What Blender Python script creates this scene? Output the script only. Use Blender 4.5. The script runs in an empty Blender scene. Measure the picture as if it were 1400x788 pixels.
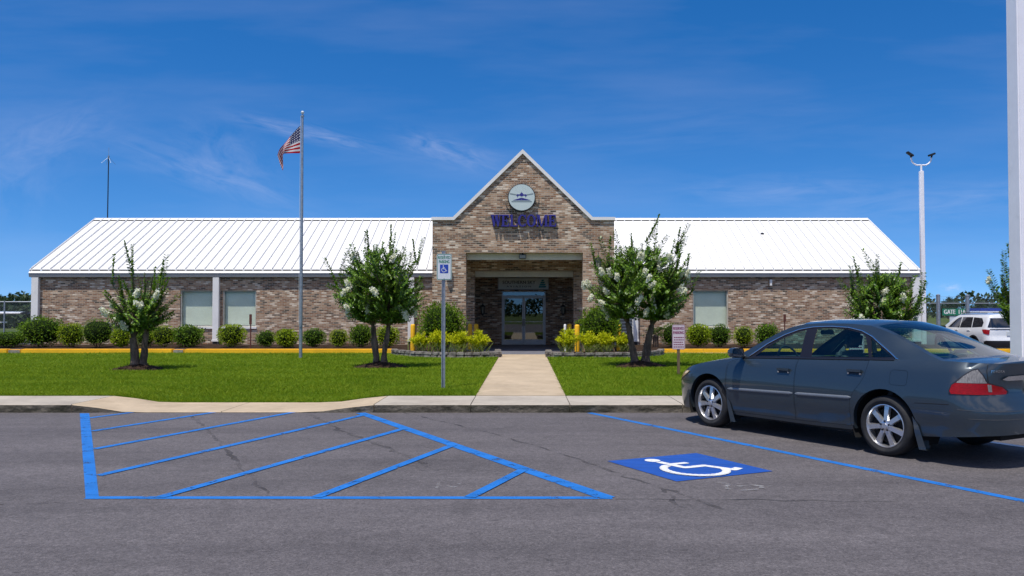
import bpy, bmesh, math, random
import numpy as np
from mathutils import Vector, Matrix
from mathutils.geometry import delaunay_2d_cdt
R = math.radians
C = bpy.context.scene.collection
rnd = random.Random(7)
PI = math.pi

# ------------------------------------------------------------------ camera geometry
F, H, PITCH = 1150.0, 1.55, math.atan(34 / 1150)
def ray(x, y):
    d = ((x - 718) / F, 1.0, (394 - y) / F)
    c, s = math.cos(PITCH), math.sin(PITCH)
    return (d[0], d[1] * c - d[2] * s, d[1] * s + d[2] * c)
def gnd(x, y, z=0.0):
    r = ray(x, y); t = (z - H) / r[2]
    return (r[0] * t, r[1] * t)
def at(x, y, Y):
    r = ray(x, y); t = Y / r[1]
    return (r[0] * t, H + r[2] * t)

# ------------------------------------------------------------------ mesh collector
class MB:
    def __init__(s):
        s.v = []; s.f = []; s.m = []
    def add(s, vs, fs, m=0):
        o = len(s.v); s.v.extend([tuple(map(float, p)) for p in vs])
        s.f.extend([tuple(i + o for i in f) for f in fs]); s.m.extend([m] * len(fs))
    def box(s, x0, x1, y0, y1, z0, z1, m=0):
        s.add([(x0,y0,z0),(x1,y0,z0),(x1,y1,z0),(x0,y1,z0),(x0,y0,z1),(x1,y0,z1),(x1,y1,z1),(x0,y1,z1)],
              [(0,3,2,1),(4,5,6,7),(0,1,5,4),(1,2,6,5),(2,3,7,6),(3,0,4,7)], m)
    def bar(s, a, b, w, h, m=0, up=(0,0,1)):
        a, b, up = Vector(a), Vector(b), Vector(up)
        d = (b - a).normalized(); r = d.cross(up)
        if r.length < 1e-4: r = d.cross(Vector((1,0,0)))
        r.normalize(); u = r.cross(d)
        vs = []
        for p in (a, b):
            for i, j in ((-1,-1),(1,-1),(1,1),(-1,1)): vs.append(p + r*(i*w/2) + u*(j*h/2))
        s.add(vs, [(3,2,1,0),(4,5,6,7),(0,1,5,4),(1,2,6,5),(2,3,7,6),(3,0,4,7)], m)
    def tube(s, pts, rad, n=8, m=0, cap=True):
        pts = [Vector(p) for p in pts]
        if not hasattr(rad, '__len__'): rad = [rad] * len(pts)
        ref = Vector((0.3,0.2,1)); vs = []; fs = []
        for i, p in enumerate(pts):
            d = (pts[min(i+1, len(pts)-1)] - pts[max(i-1, 0)]).normalized()
            a = d.cross(ref)
            if a.length < 1e-3: a = d.cross(Vector((1,0,0)))
            a.normalize(); b = d.cross(a)
            for k in range(n):
                t = 2*PI*k/n
                vs.append(p + a*(math.cos(t)*rad[i]) + b*(math.sin(t)*rad[i]))
        for i in range(len(pts)-1):
            for k in range(n):
                k2 = (k+1) % n
                fs.append((i*n+k, i*n+k2, (i+1)*n+k2, (i+1)*n+k))
        if cap:
            fs.append(tuple(range(n-1, -1, -1))); o = (len(pts)-1)*n
            fs.append(tuple(o+k for k in range(n)))
        s.add(vs, fs, m)
    def lathe(s, prof, cx=0, cy=0, cz=0, n=24, m=0):
        vs = []; fs = []
        for (r, z) in prof:
            for k in range(n):
                t = 2*PI*k/n; vs.append((cx+r*math.cos(t), cy+r*math.sin(t), cz+z))
        for i in range(len(prof)-1):
            for k in range(n):
                k2 = (k+1) % n; fs.append((i*n+k, i*n+k2, (i+1)*n+k2, (i+1)*n+k))
        fs.append(tuple(range(n-1,-1,-1))); o = (len(prof)-1)*n; fs.append(tuple(o+k for k in range(n)))
        s.add(vs, fs, m)
    def prism(s, poly, fn, a, b, m=0):
        """poly: 2D outline (ccw); fn(p, d) -> 3D; front at depth a, back at depth b"""
        n = len(poly)
        vs = [fn(p, a) for p in poly] + [fn(p, b) for p in poly]
        s.add(vs, [tuple(range(n)), tuple(range(2*n-1, n-1, -1))] + [(i, n+i, n+(i+1) % n, (i+1) % n) for i in range(n)], m)
    def grid(s, P, m=0, mf=None):
        P = np.asarray(P); a, b = P.shape[:2]; o = len(s.v)
        s.v.extend([tuple(map(float, q)) for q in P.reshape(-1, 3)])
        for i in range(a-1):
            for j in range(b-1):
                s.f.append((o+i*b+j, o+i*b+j+1, o+(i+1)*b+j+1, o+(i+1)*b+j))
                s.m.append(m if mf is None else mf(i, j))
    def build(s, name, mats, parent=None, org=None, smooth=None, weld=None, bevel=None):
        if not isinstance(mats, (list, tuple)): mats = [mats]
        if org is None: org = parent.get('_w', (0,0,0)) if parent else (0,0,0)
        me = bpy.data.meshes.new(name)
        me.from_pydata([(x-org[0], y-org[1], z-org[2]) for x, y, z in s.v], [], s.f)
        for m_ in mats: me.materials.append(m_)
        me.polygons.foreach_set('material_index', s.m)
        bm = bmesh.new(); bm.from_mesh(me)
        if weld: bmesh.ops.remove_doubles(bm, verts=bm.verts, dist=weld)
        bmesh.ops.recalc_face_normals(bm, faces=bm.faces) if weld is None and not getattr(s, 'keep', False) else None
        if bevel:
            ed = [e for e in bm.edges if len(e.link_faces) == 2 and e.calc_face_angle(0) > 0.6]
            bmesh.ops.bevel(bm, geom=ed, offset=bevel, segments=2, affect='EDGES', clamp_overlap=True)
        if smooth is not None:
            for f in bm.faces: f.smooth = True
            for e in bm.edges:
                if len(e.link_faces) == 2 and e.calc_face_angle(0) > smooth: e.smooth = False
        bm.to_mesh(me); bm.free()
        return link(name, me, parent, org)
def link(name, me, parent=None, org=(0,0,0)):
    o = bpy.data.objects.new(name, me); C.objects.link(o)
    o['_w'] = [float(q) for q in org]
    if parent: o.parent = parent
    else: o.location = org
    return o
def np_obj(name, V, Fq, mats, parent=None, midx=None, smooth=False):
    """fast mesh from arrays; Fq (n,3) or (n,4)"""
    org = np.array(parent.get('_w', (0,0,0)) if parent else (0,0,0), float)
    V = np.asarray(V, np.float32) - org.astype(np.float32); Fq = np.asarray(Fq, np.int32)
    me = bpy.data.meshes.new(name); n, k = Fq.shape
    me.vertices.add(len(V)); me.vertices.foreach_set('co', V.ravel())
    me.loops.add(n*k); me.loops.foreach_set('vertex_index', Fq.ravel())
    me.polygons.add(n); me.polygons.foreach_set('loop_start', np.arange(0, n*k, k, dtype=np.int32))
    for m_ in (mats if isinstance(mats, (list, tuple)) else [mats]): me.materials.append(m_)
    if midx is not None: me.polygons.foreach_set('material_index', np.asarray(midx, np.int32))
    if smooth: me.polygons.foreach_set('use_smooth', np.ones(n, bool))
    me.update(calc_edges=True)
    return link(name, me, parent, tuple(org))
def thing(name, label, cat, loc=(0,0,0), rz=0, group=None):
    o = bpy.data.objects.new(name, None); C.objects.link(o); o.empty_display_size = .2
    o.location = loc; o.rotation_euler = (0,0,rz); o['_w'] = list(loc)
    return tag(o, label, cat, group)
def local_thing(name, label, cat, loc=(0,0,0), rz=0, group=None):
    o = thing(name, label, cat, loc, rz, group); o['_w'] = [0.0,0.0,0.0]; return o
def tag(o, label=None, cat=None, group=None, kind=None):
    for k, v in (('label', label), ('category', cat), ('group', group), ('kind', kind)):
        if v: o[k] = v
    return o
def structure(o): o['kind'] = 'structure'; return o
def copy_tree(src, loc, label, rz=0):
    r = src.copy(); C.objects.link(r); r.location = loc; r.rotation_euler = (0,0,rz); r['label'] = label
    for ch in src.children:
        c = ch.copy(); C.objects.link(c); c.parent = r
        for g in ch.children:
            d = g.copy(); C.objects.link(d); d.parent = c
    return r

# ------------------------------------------------------------------ materials
class NT:
    def __init__(s, m):
        s.t = m.node_tree; s.n = s.t.nodes; s.l = s.t.links
    def node(s, ty, **kw):
        n = s.n.new(ty)
        for k, v in kw.items():
            if k.startswith('i_'):
                key = k[2:]; key = int(key) if key.isdigit() else key.replace('_', ' ')
                if hasattr(v, 'is_output') : s.l.new(v, n.inputs[key])
                else: n.inputs[key].default_value = v
            else: setattr(n, k, v)
        return n
    def math(s, op, a, b=None, c=None):
        n = s.n.new('ShaderNodeMath'); n.operation = op
        for i, v in enumerate((a, b, c)):
            if v is None: continue
            if hasattr(v, 'is_output'): s.l.new(v, n.inputs[i])
            else: n.inputs[i].default_value = v
        return n.outputs[0]
    def mix(s, fac, a, b, mode='MIX'):
        n = s.n.new('ShaderNodeMix'); n.data_type = 'RGBA'; n.blend_type = mode
        for i, v in ((0, fac), (6, a), (7, b)):
            if hasattr(v, 'is_output'): s.l.new(v, n.inputs[i])
            else: n.inputs[i].default_value = v if i == 0 else c4(v)
        return n.outputs[2]
    def ramp(s, fac, stops, interp='LINEAR'):
        n = s.n.new('ShaderNodeValToRGB'); n.color_ramp.interpolation = interp
        e = n.color_ramp.elements
        while len(e) < len(stops): e.new(0.5)
        for i, (p, c) in enumerate(stops):
            e[i].position = p; e[i].color = c4(c)
        s.l.new(fac, n.inputs[0]); return n.outputs[0]
    def noise(s, vec, scale, detail=4, rough=.55, dist=0):
        n = s.node('ShaderNodeTexNoise'); n.inputs['Scale'].default_value = scale
        n.inputs['Detail'].default_value = detail; n.inputs['Roughness'].default_value = rough
        n.inputs['Distortion'].default_value = dist
        if vec is not None: s.l.new(vec, n.inputs['Vector'])
        return n.outputs['Fac']
    def mapping(s, vec, scale=(1,1,1), loc=(0,0,0), rot=(0,0,0)):
        n = s.node('ShaderNodeMapping'); s.l.new(vec, n.inputs[0])
        n.inputs['Scale'].default_value = scale; n.inputs['Location'].default_value = loc; n.inputs['Rotation'].default_value = rot
        return n.outputs[0]
def c4(c): return (c, c, c, 1) if not hasattr(c, '__len__') else (*c[:3], 1)
def newmat(name):
    m = bpy.data.materials.new(name); m.use_nodes = True; t = NT(m)
    return m, t, t.n['Principled BSDF'], t.n['Material Output']
def pm(name, col, rough=.6, metal=0., var=.12, scale=6., bump=0., bscale=60., coat=0., dirt=None, stretch=(1,1,1), spec=.5):
    """procedural Principled: colour broken by two noises, optional dirt colour and bump"""
    m, t, b, o = newmat(name)
    co = t.node('ShaderNodeTexCoord').outputs['Object']
    mv = t.mapping(co, scale=stretch)
    n1 = t.noise(mv, scale, 5); n2 = t.noise(mv, scale*7, 3)
    f = t.math('ADD', t.math('MULTIPLY', n1, .65), t.math('MULTIPLY', n2, .35))
    lo = tuple(max(0, c*(1-2*var)) for c in col); hi = tuple(min(1, c*(1+2*var)) for c in col)
    c = t.ramp(f, [(.3, lo), (.5, col), (.7, hi)])
    if dirt:
        d = t.ramp(t.noise(t.mapping(co, scale=stretch, loc=(3,5,7)), dirt[1], 6, .65), [(dirt[2], (0,0,0)), (dirt[2]+.18, (1,1,1))])
        c = t.mix(t.math('MULTIPLY', d, dirt[3]), c, dirt[0])
    t.l.new(c, b.inputs['Base Color'])
    b.inputs['Roughness'].default_value = rough; b.inputs['Metallic'].default_value = metal
    b.inputs['Coat Weight'].default_value = coat; b.inputs['Coat Roughness'].default_value = .04
    b.inputs['Specular IOR Level'].default_value = spec
    if bump:
        bn = t.node('ShaderNodeBump', i_Strength=bump, i_Distance=.02, i_Height=t.noise(co, bscale, 4))
        t.l.new(bn.outputs[0], b.inputs['Normal'])
    return m
def leafmat(name, cols, trans=.35, rough=.55, spec=.18, patch_=False):
    m, t, b, o = newmat(name)
    g = t.node('ShaderNodeNewGeometry')
    co = t.node('ShaderNodeTexCoord').outputs['Object']
    f = t.math('ADD', t.math('MULTIPLY', g.outputs['Random Per Island'], .75 if not patch_ else .5), t.math('MULTIPLY', t.noise(co if not patch_ else t.mapping(co, scale=(.45,1.2,1)), 2.2 if not patch_ else 1.1, 2 if not patch_ else 6), .3 if not patch_ else .62))
    n = len(cols)
    c = t.ramp(f, [((i+.2)/n, k) for i, k in enumerate(cols)])
    t.l.new(c, b.inputs['Base Color']); b.inputs['Roughness'].default_value = rough
    b.inputs['Specular IOR Level'].default_value = spec
    tr = t.node('ShaderNodeBsdfTranslucent'); t.l.new(t.mix(.5, c, (cols[-1][0]*1.3, cols[-1][1]*1.3, cols[-1][2]*.7), 'MIX'), tr.inputs['Color'])
    mx = t.node('ShaderNodeMixShader', i_0=trans); t.l.new(b.outputs[0], mx.inputs[1]); t.l.new(tr.outputs[0], mx.inputs[2])
    t.l.new(mx.outputs[0], o.inputs['Surface'])
    return m
def glassmat(name, tint, refl=1.5, rough=.0, base_refl=0.0):
    """thin tinted pane: transparent + fresnel gloss"""
    m, t, b, o = newmat(name)
    tr = t.node('ShaderNodeBsdfTransparent', i_Color=c4(tint)); gl = t.node('ShaderNodeBsdfGlossy', i_Roughness=rough, i_Color=(.95,1,1,1))
    fc = t.node('ShaderNodeLayerWeight', i_Blend=.5).outputs['Facing']      # same on both faces of a thin pane
    fac = t.math('ADD', base_refl, t.math('MULTIPLY', t.math('POWER', fc, 5.0), 1-base_refl))
    mx = t.node('ShaderNodeMixShader'); t.l.new(fac, mx.inputs[0]); t.l.new(tr.outputs[0], mx.inputs[1]); t.l.new(gl.outputs[0], mx.inputs[2])
    t.l.new(mx.outputs[0], o.inputs['Surface']); t.n.remove(b)
    return m
def brickmat(name):
    m, t, b, o = newmat(name)
    g = t.node('ShaderNodeNewGeometry'); co = t.node('ShaderNodeTexCoord').outputs['Object']
    sp = t.node('ShaderNodeSeparateXYZ'); t.l.new(co, sp.inputs[0])
    sn = t.node('ShaderNodeSeparateXYZ'); t.l.new(g.outputs['True Normal'], sn.inputs[0])
    ax = t.math('GREATER_THAN', t.math('ABSOLUTE', sn.outputs[0]), .7)
    u = t.math('ADD', t.math('MULTIPLY', sp.outputs[0], t.math('SUBTRACT', 1.0, ax)), t.math('MULTIPLY', sp.outputs[1], ax))
    az = t.math('GREATER_THAN', t.math('ABSOLUTE', sn.outputs[2]), .7)
    w = t.math('ADD', t.math('MULTIPLY', sp.outputs[2], t.math('SUBTRACT', 1.0, az)), t.math('MULTIPLY', sp.outputs[1], az))
    cb = t.node('ShaderNodeCombineXYZ'); t.l.new(u, cb.inputs[0]); t.l.new(w, cb.inputs[1])
    vec = cb.outputs[0]
    br = t.node('ShaderNodeTexBrick', offset=.5)
    t.l.new(vec, br.inputs['Vector'])
    for k, v in (('Color1', (0,0,0,1)), ('Color2', (1,1,1,1)), ('Mortar', (.5,.5,.5,1)), ('Scale', 1.0), ('Mortar Size', .0095), ('Mortar Smooth', .15), ('Bias', 0.), ('Brick Width', .212), ('Row Height', .0677)):
        br.inputs[k].default_value = v
    # blotchy batches of darker / warmer bricks
    big = t.noise(t.mapping(vec, scale=(1.1,2.6,1)), 1.3, 3)
    f = t.math('ADD', t.math('MULTIPLY', t.math('SUBTRACT', br.outputs['Color'], .05), .95), t.math('MULTIPLY', t.math('SUBTRACT', big, .5), .85))
    col = t.ramp(t.math('ADD', f, .1), [(0, (.085,.068,.050)), (.14, (.145,.105,.075)), (.30, (.25,.13,.074)), (.46, (.36,.205,.117)), (.60, (.39,.25,.155)), (.74, (.45,.30,.195)), (.87, (.58,.43,.30)), (.97, (.76,.64,.50))], 'LINEAR')
    col = t.mix(.35, col, t.mix(t.noise(co, 38, 3), (.5,.5,.5), (1.35,1.3,1.25)), 'MULTIPLY')
    col = t.mix(br.outputs['Fac'], col, (.44,.375,.30))
    # damp / soot streaks low and vertical
    st = t.ramp(t.noise(t.mapping(vec, scale=(2.2,.25,1)), 1.5, 4), [(.45, (1,1,1)), (.8, (.72,.70,.69))])
    col = t.mix(.6, col, st, 'MULTIPLY')
    t.l.new(col, b.inputs['Base Color']); b.inputs['Roughness'].default_value = .85; b.inputs['Specular IOR Level'].default_value = .25
    bn = t.node('ShaderNodeBump', i_Strength=.55, i_Distance=.012, invert=True)
    t.l.new(t.math('ADD', br.outputs['Fac'], t.math('MULTIPLY', t.noise(co, 90, 3), -.25)), bn.inputs['Height'])
    t.l.new(bn.outputs[0], b.inputs['Normal'])
    return m
def asphaltmat(name, col=(.122,.110,.112)):
    m, t, b, o = newmat(name)
    co = t.node('ShaderNodeTexCoord').outputs['Object']
    big = t.noise(t.mapping(co, scale=(.35,1.1,1)), .9, 6, .6)
    mid = t.noise(co, 5, 5, .65); fine = t.noise(co, 75, 3, .75)
    v = t.node('ShaderNodeTexVoronoi', i_Scale=170.); t.l.new(co, v.inputs['Vector'])
    f = t.math('ADD', t.math('MULTIPLY', big, .42), t.math('ADD', t.math('MULTIPLY', mid, .26), t.math('MULTIPLY', fine, .32)))
    k = lambda s: tuple(c*s for c in col)
    c = t.ramp(f, [(.33, k(.62)), (.5, k(1.0)), (.68, k(1.34))])
    # aggregate specks
    sp = t.ramp(t.noise(co, 120, 2), [(.62, (0,0,0)), (.72, (1,1,1))])
    c = t.mix(t.math('MULTIPLY', sp, .5), c, (.26,.25,.24))
    wn = t.node('ShaderNodeTexVoronoi', i_Scale=78.); t.l.new(co, wn.inputs['Vector'])
    sw = t.node('ShaderNodeSeparateColor'); t.l.new(wn.outputs['Color'], sw.inputs[0])
    c = t.mix(.85, c, t.ramp(sw.outputs[0], [(0, (.68,.68,.68)), (.45, (.97,.97,.97)), (.8, (1.09,1.09,1.09)), (1, (1.4,1.39,1.37))]), 'MULTIPLY')
    gr = t.ramp(t.noise(co, 17, 4, .75), [(.33, (.72,.72,.72)), (.5, (1,1,1)), (.68, (1.25,1.25,1.25))])
    c = t.mix(.6, c, gr, 'MULTIPLY')
    dk = t.ramp(t.noise(t.mapping(co, scale=(1,1.3,1), loc=(9,2,0)), 9, 2), [(.71, (0,0,0)), (.76, (1,1,1))])
    c = t.mix(t.math('MULTIPLY', dk, .6), c, k(.35))
    # tyre lanes running along the aisle, older patch
    sy = t.node('ShaderNodeSeparateXYZ'); t.l.new(co, sy.inputs[0])
    ln = t.ramp(t.noise(t.mapping(co, scale=(.06,1.4,1)), 1.0, 3), [(.42, (1,1,1)), (.66, (.80,.80,.81))])
    c = t.mix(.75, c, ln, 'MULTIPLY')
    # thin cracks and sealed seams
    wv = t.node('ShaderNodeTexVoronoi', feature='DISTANCE_TO_EDGE', i_Scale=.27)
    nz = t.node('ShaderNodeTexNoise', i_Scale=1.6, i_Detail=5.); t.l.new(co, nz.inputs['Vector'])
    va = t.node('ShaderNodeVectorMath', operation='MULTIPLY_ADD'); t.l.new(nz.outputs['Color'], va.inputs[0]); va.inputs[1].default_value = (.55,.55,0); t.l.new(co, va.inputs[2])
    t.l.new(va.outputs[0], wv.inputs['Vector'])
    cr = t.ramp(wv.outputs['Distance'], [(.0, (1,1,1)), (.006, (1,1,1)), (.014, (0,0,0))])
    gate = t.ramp(t.noise(co, .55, 3), [(.46, (0,0,0)), (.6, (1,1,1))])
    c = t.mix(t.math('MULTIPLY', t.math('MULTIPLY', cr, gate), .22), c, k(.5))
    # oil drips and pale scuffs
    ol = t.ramp(t.noise(t.mapping(co, scale=(1,1.6,1)), 3.1, 3), [(.69, (0,0,0)), (.76, (1,1,1))])
    c = t.mix(t.math('MULTIPLY', ol, .5), c, k(.45))
    t.l.new(c, b.inputs['Base Color']); b.inputs['Roughness'].default_value = .86; b.inputs['Specular IOR Level'].default_value = .3
    bn = t.node('ShaderNodeBump', i_Strength=.6, i_Distance=.006)
    t.l.new(t.math('ADD', v.outputs['Distance'], t.math('MULTIPLY', fine, .6)), bn.inputs['Height']); t.l.new(bn.outputs[0], b.inputs['Normal'])
    return m
def wornmat(name, col, scale, thr, soft, var=.1, rough=.6, fade=1.0, stretch=(1,1,1)):
    """paint or tar worn through in patches: a noise decides where the surface below shows"""
    m = pm(name, col, rough, var=var, scale=3); t = NT(m); b = t.n['Principled BSDF']; o = t.n['Material Output']
    co = t.node('ShaderNodeTexCoord').outputs['Object']; mv = t.mapping(co, scale=stretch)
    n = t.math('ADD', t.math('MULTIPLY', t.noise(mv, scale, 5, .65), .7), t.math('MULTIPLY', t.noise(mv, scale*9, 3, .7), .3))
    f = t.ramp(n, [(thr, (0,0,0)), (thr+soft, (fade,fade,fade))])
    tr = t.node('ShaderNodeBsdfTransparent'); mx = t.node('ShaderNodeMixShader'); t.l.new(f, mx.inputs[0]); t.l.new(tr.outputs[0], mx.inputs[1]); t.l.new(b.outputs[0], mx.inputs[2]); t.l.new(mx.outputs[0], o.inputs['Surface'])
    return m
M = {}
M['brick'] = brickmat('brick')
M['asphalt'] = asphaltmat('asphalt')
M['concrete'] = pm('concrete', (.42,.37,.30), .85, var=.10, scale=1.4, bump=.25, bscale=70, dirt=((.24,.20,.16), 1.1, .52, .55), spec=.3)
M['new_concrete'] = pm('new_concrete', (.47,.37,.25), .85, var=.09, scale=1.2, bump=.25, bscale=70, dirt=((.33,.25,.16), 1.6, .5, .5), spec=.3)
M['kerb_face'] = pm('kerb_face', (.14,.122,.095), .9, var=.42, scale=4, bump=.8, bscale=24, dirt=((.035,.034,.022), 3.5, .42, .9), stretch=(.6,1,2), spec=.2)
M['yellow_paint'] = pm('yellow_paint', (.85,.46,.008), .6, var=.08, scale=2.5, dirt=((.25,.14,.03), 3.5, .6, .7))
M['bare_block'] = pm('bare_block', (.28,.25,.20), .9, var=.25, scale=9, bump=.4, dirt=((.06,.05,.04), 8, .5, .7))
M['blue_paint'] = wornmat('blue_paint', (.010,.145,.47), 6, .375, .06, var=.12, rough=.6)
M['panel_blue'] = pm('panel_blue', (.014,.075,.34), .5, var=.14, scale=3, dirt=((.03,.10,.30), 9, .58, .5), stretch=(1,4,1))
M['white_paint'] = pm('white_paint', (.78,.78,.76), .55, var=.05, scale=5, dirt=((.45,.45,.44), 16, .62, .6))
M['old_white'] = wornmat('old_white', (.42,.41,.40), 9, .46, .16, fade=.6)
M['worn_white'] = wornmat('worn_white', (.72,.72,.70), 8, .36, .08, var=.05)
M['tar'] = wornmat('tar', (.045,.042,.043), 2.6, .43, .20, var=.3, rough=.85, fade=.62)
M['roof_white'] = pm('roof_white', (.80,.79,.76), .38, var=.02, scale=.6, dirt=((.60,.58,.54), .9, .62, .35), stretch=(1,.3,.3))
M['rib_white'] = pm('rib_white', (.72,.71,.69), .4, var=.03)
M['trim_grey'] = pm('trim_grey', (.36,.36,.36), .5, var=.06, scale=1.5)
M['trim_white'] = pm('trim_white', (.80,.78,.75), .5, var=.04, scale=2, dirt=((.50,.47,.42), 2.0, .6, .4))
M['frame_tan'] = pm('frame_tan', (.52,.49,.42), .5, var=.05)
M['soffit'] = pm('soffit', (.74,.69,.56), .7, var=.06, scale=2)
M['dark_gap'] = pm('dark_gap', (.02,.02,.02), .8)
M['floor_slate'] = pm('floor_slate', (.15,.15,.175), .6, var=.15, scale=2)
M['mulch'] = pm('mulch', (.042,.026,.017), .95, var=.45, scale=14, bump=1.0, bscale=45, spec=.1)
M['stone'] = pm('stone', (.26,.235,.205), .9, var=.35, scale=5, bump=.9, bscale=22, dirt=((.06,.05,.04), 4, .45, .7), spec=.2)
M['aluminium'] = pm('aluminium', (.50,.50,.50), .42, .25, var=.06, scale=3)
M['galv'] = pm('galv', (.34,.37,.40), .45, .65, var=.14, scale=14)
M['black_metal'] = pm('black_metal', (.015,.015,.016), .4, .2, var=.2)
M['frost_glass'] = pm('frost_glass', (.30,.28,.22), .2, var=.1)
M['navy'] = pm('navy', (.028,.018,.20), .35, var=.1, coat=.3)
M['emblem_face'] = pm('emblem_face', (.54,.62,.60), .4, var=.03)
M['emblem_grey'] = pm('emblem_grey', (.22,.27,.29), .4, var=.05)
M['emblem_rim'] = pm('emblem_rim', (.03,.03,.04), .5)
M['board_grey'] = pm('board_grey', (.66,.68,.63), .5, var=.05)
M['board_ink'] = pm('board_ink', (.035,.04,.045), .5)
M['teal'] = pm('teal', (.01,.22,.24), .4)
M['blind'] = pm('blind', (.80,.82,.72), .7, var=.04, scale=2)
M['window_glass'] = glassmat('window_glass', (.93,.97,.92), 1.5, .01, .02)
M['door_glass'] = glassmat('door_glass', (.30,.33,.34), 1.5, .004, .12)
M['interior_dark'] = pm('interior_dark', (.035,.033,.032), .8)
M['interior_pale'] = pm('interior_pale', (.30,.28,.25), .8)
M['sign_white'] = pm('sign_white', (.60,.64,.66), .45, var=.04, scale=9)
M['sign_pink'] = pm('sign_pink', (.66,.56,.60), .45, var=.04, scale=9)
M['sign_green'] = pm('sign_green', (.012,.19,.105), .5)
M['sign_blue'] = pm('sign_blue', (.012,.05,.36), .5)
M['sign_red'] = pm('sign_red', (.22,.015,.09), .5)
M['wood_post'] = pm('wood_post', (.15,.105,.055), .85, var=.3, scale=8, stretch=(4,4,.4))
M['rust_post'] = pm('rust_post', (.11,.03,.02), .7, var=.2)
M['bark'] = pm('bark', (.135,.098,.075), .9, var=.38, scale=9, bump=1., bscale=28, dirt=((.045,.034,.028), 6, .48, .7), stretch=(1.6,1.6,.5), spec=.15)
M['twig'] = pm('twig', (.09,.065,.04), .9)
M['pine_bark'] = pm('pine_bark', (.08,.06,.05), .9)
M['myrtle'] = leafmat('myrtle', [(.026,.064,.006), (.052,.118,.009), (.095,.19,.013), (.17,.29,.024)], .20, .38, .35)
M['blossom'] = leafmat('blossom', [(.74,.74,.62), (.86,.86,.78), (.93,.93,.88)], .4)
M['hedge'] = leafmat('hedge', [(.028,.075,.006), (.062,.142,.010), (.11,.21,.014), (.19,.30,.02)], .25)
M['hedge_lime'] = leafmat('hedge_lime', [(.07,.125,.006), (.165,.26,.010), (.27,.385,.014), (.40,.50,.025)], .3)
M['bush_fresh'] = leafmat('bush_fresh', [(.035,.08,.006), (.075,.15,.010), (.12,.215,.014), (.19,.30,.022)], .35)
M['golden'] = leafmat('golden', [(.13,.21,.006), (.35,.43,.008), (.54,.58,.010), (.70,.70,.03)], .35)
M['strap_leaf'] = leafmat('strap_leaf', [(.05,.10,.02), (.12,.20,.04), (.30,.36,.12)], .3)
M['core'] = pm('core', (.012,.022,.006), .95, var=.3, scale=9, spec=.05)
M['palm'] = leafmat('palm', [(.03,.07,.012), (.06,.12,.02), (.09,.16,.03)], .2)
M['far_leaf'] = leafmat('far_leaf', [(.022,.042,.020), (.034,.062,.028), (.052,.085,.036)], .2)
M['grass_blade'] = leafmat('grass_blade', [(.050,.110,.003), (.085,.165,.004), (.125,.215,.006), (.25,.32,.022)], .35, .6, .12, True)
M['car_glass'] = glassmat('car_glass', (.52,.74,.68), 1.5, 0., .05)
M['mirror'] = pm('mirror', (.75,.8,.8), .05, 1., var=.01)
M['chrome'] = pm('chrome', (.72,.74,.76), .12, 1., var=.02)
M['alloy'] = pm('alloy', (.62,.62,.63), .28, .85, var=.05, dirt=((.22,.20,.18), 12, .55, .4))
M['rubber'] = pm('rubber', (.014,.014,.015), .75, var=.25, scale=10, dirt=((.05,.045,.04), 6, .5, .5))
M['black_trim'] = pm('black_trim', (.012,.010,.012), .35, var=.1)
M['underbody'] = pm('underbody', (.006,.006,.006), .9)
M['seat_fabric'] = pm('seat_fabric', (.075,.08,.085), .9, var=.1, scale=20)
M['seat_dark'] = pm('seat_dark', (.02,.025,.032), .9, var=.1, scale=20)
M['tail_red'] = pm('tail_red', (.27,.002,.004), .3, var=.25, scale=30, spec=.25, coat=.12, stretch=(1,1,6))
M['tail_clear'] = pm('tail_clear', (.20,.19,.18), .35, .0, var=.35, scale=22, coat=.1, stretch=(5,5,1))
M['amber'] = pm('amber', (.60,.42,.20), .12, .3, var=.2, scale=18, coat=1.)
M['strip'] = pm('strip', (.21,.225,.24), .4, .3, var=.08)
M['suv_white'] = pm('suv_white', (.74,.75,.76), .3, var=.02, coat=1.)
M['suv_glass'] = pm('suv_glass', (.012,.014,.018), .05, var=.1, coat=1.)
M['pole_white'] = pm('pole_white', (.86,.85,.88), .45, var=.03, scale=1, dirt=((.5,.48,.5), 3, .62, .35))
M['plane_white'] = pm('plane_white', (.8,.8,.8), .3, coat=.5)
def carpaint():
    m, t, b, o = newmat('car_paint')
    co = t.node('ShaderNodeTexCoord').outputs['Object']
    fl = t.noise(co, 900, 1); du = t.noise(t.mapping(co, scale=(1,1,2.5)), 3.2, 5, .6)
    c = t.ramp(fl, [(.3, (.021,.035,.049)), (.7, (.038,.056,.072))])
    sp = t.node('ShaderNodeSeparateXYZ'); t.l.new(co, sp.inputs[0])
    low = t.math('MULTIPLY', t.ramp(sp.outputs[2], [(.18, (1,1,1)), (.62, (0,0,0))]), t.ramp(du, [(.35, (0,0,0)), (.7, (1,1,1))]))
    c = t.mix(t.math('MULTIPLY', low, .35), c, (.085,.082,.075))
    t.l.new(c, b.inputs['Base Color']); b.inputs['Metallic'].default_value = .38
    rr = t.math('ADD', .30, t.math('MULTIPLY', du, .16)); t.l.new(rr, b.inputs['Roughness'])
    b.inputs['Coat Weight'].default_value = .8; b.inputs['Coat Roughness'].default_value = .05
    return m
M['car_paint'] = carpaint()
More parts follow.
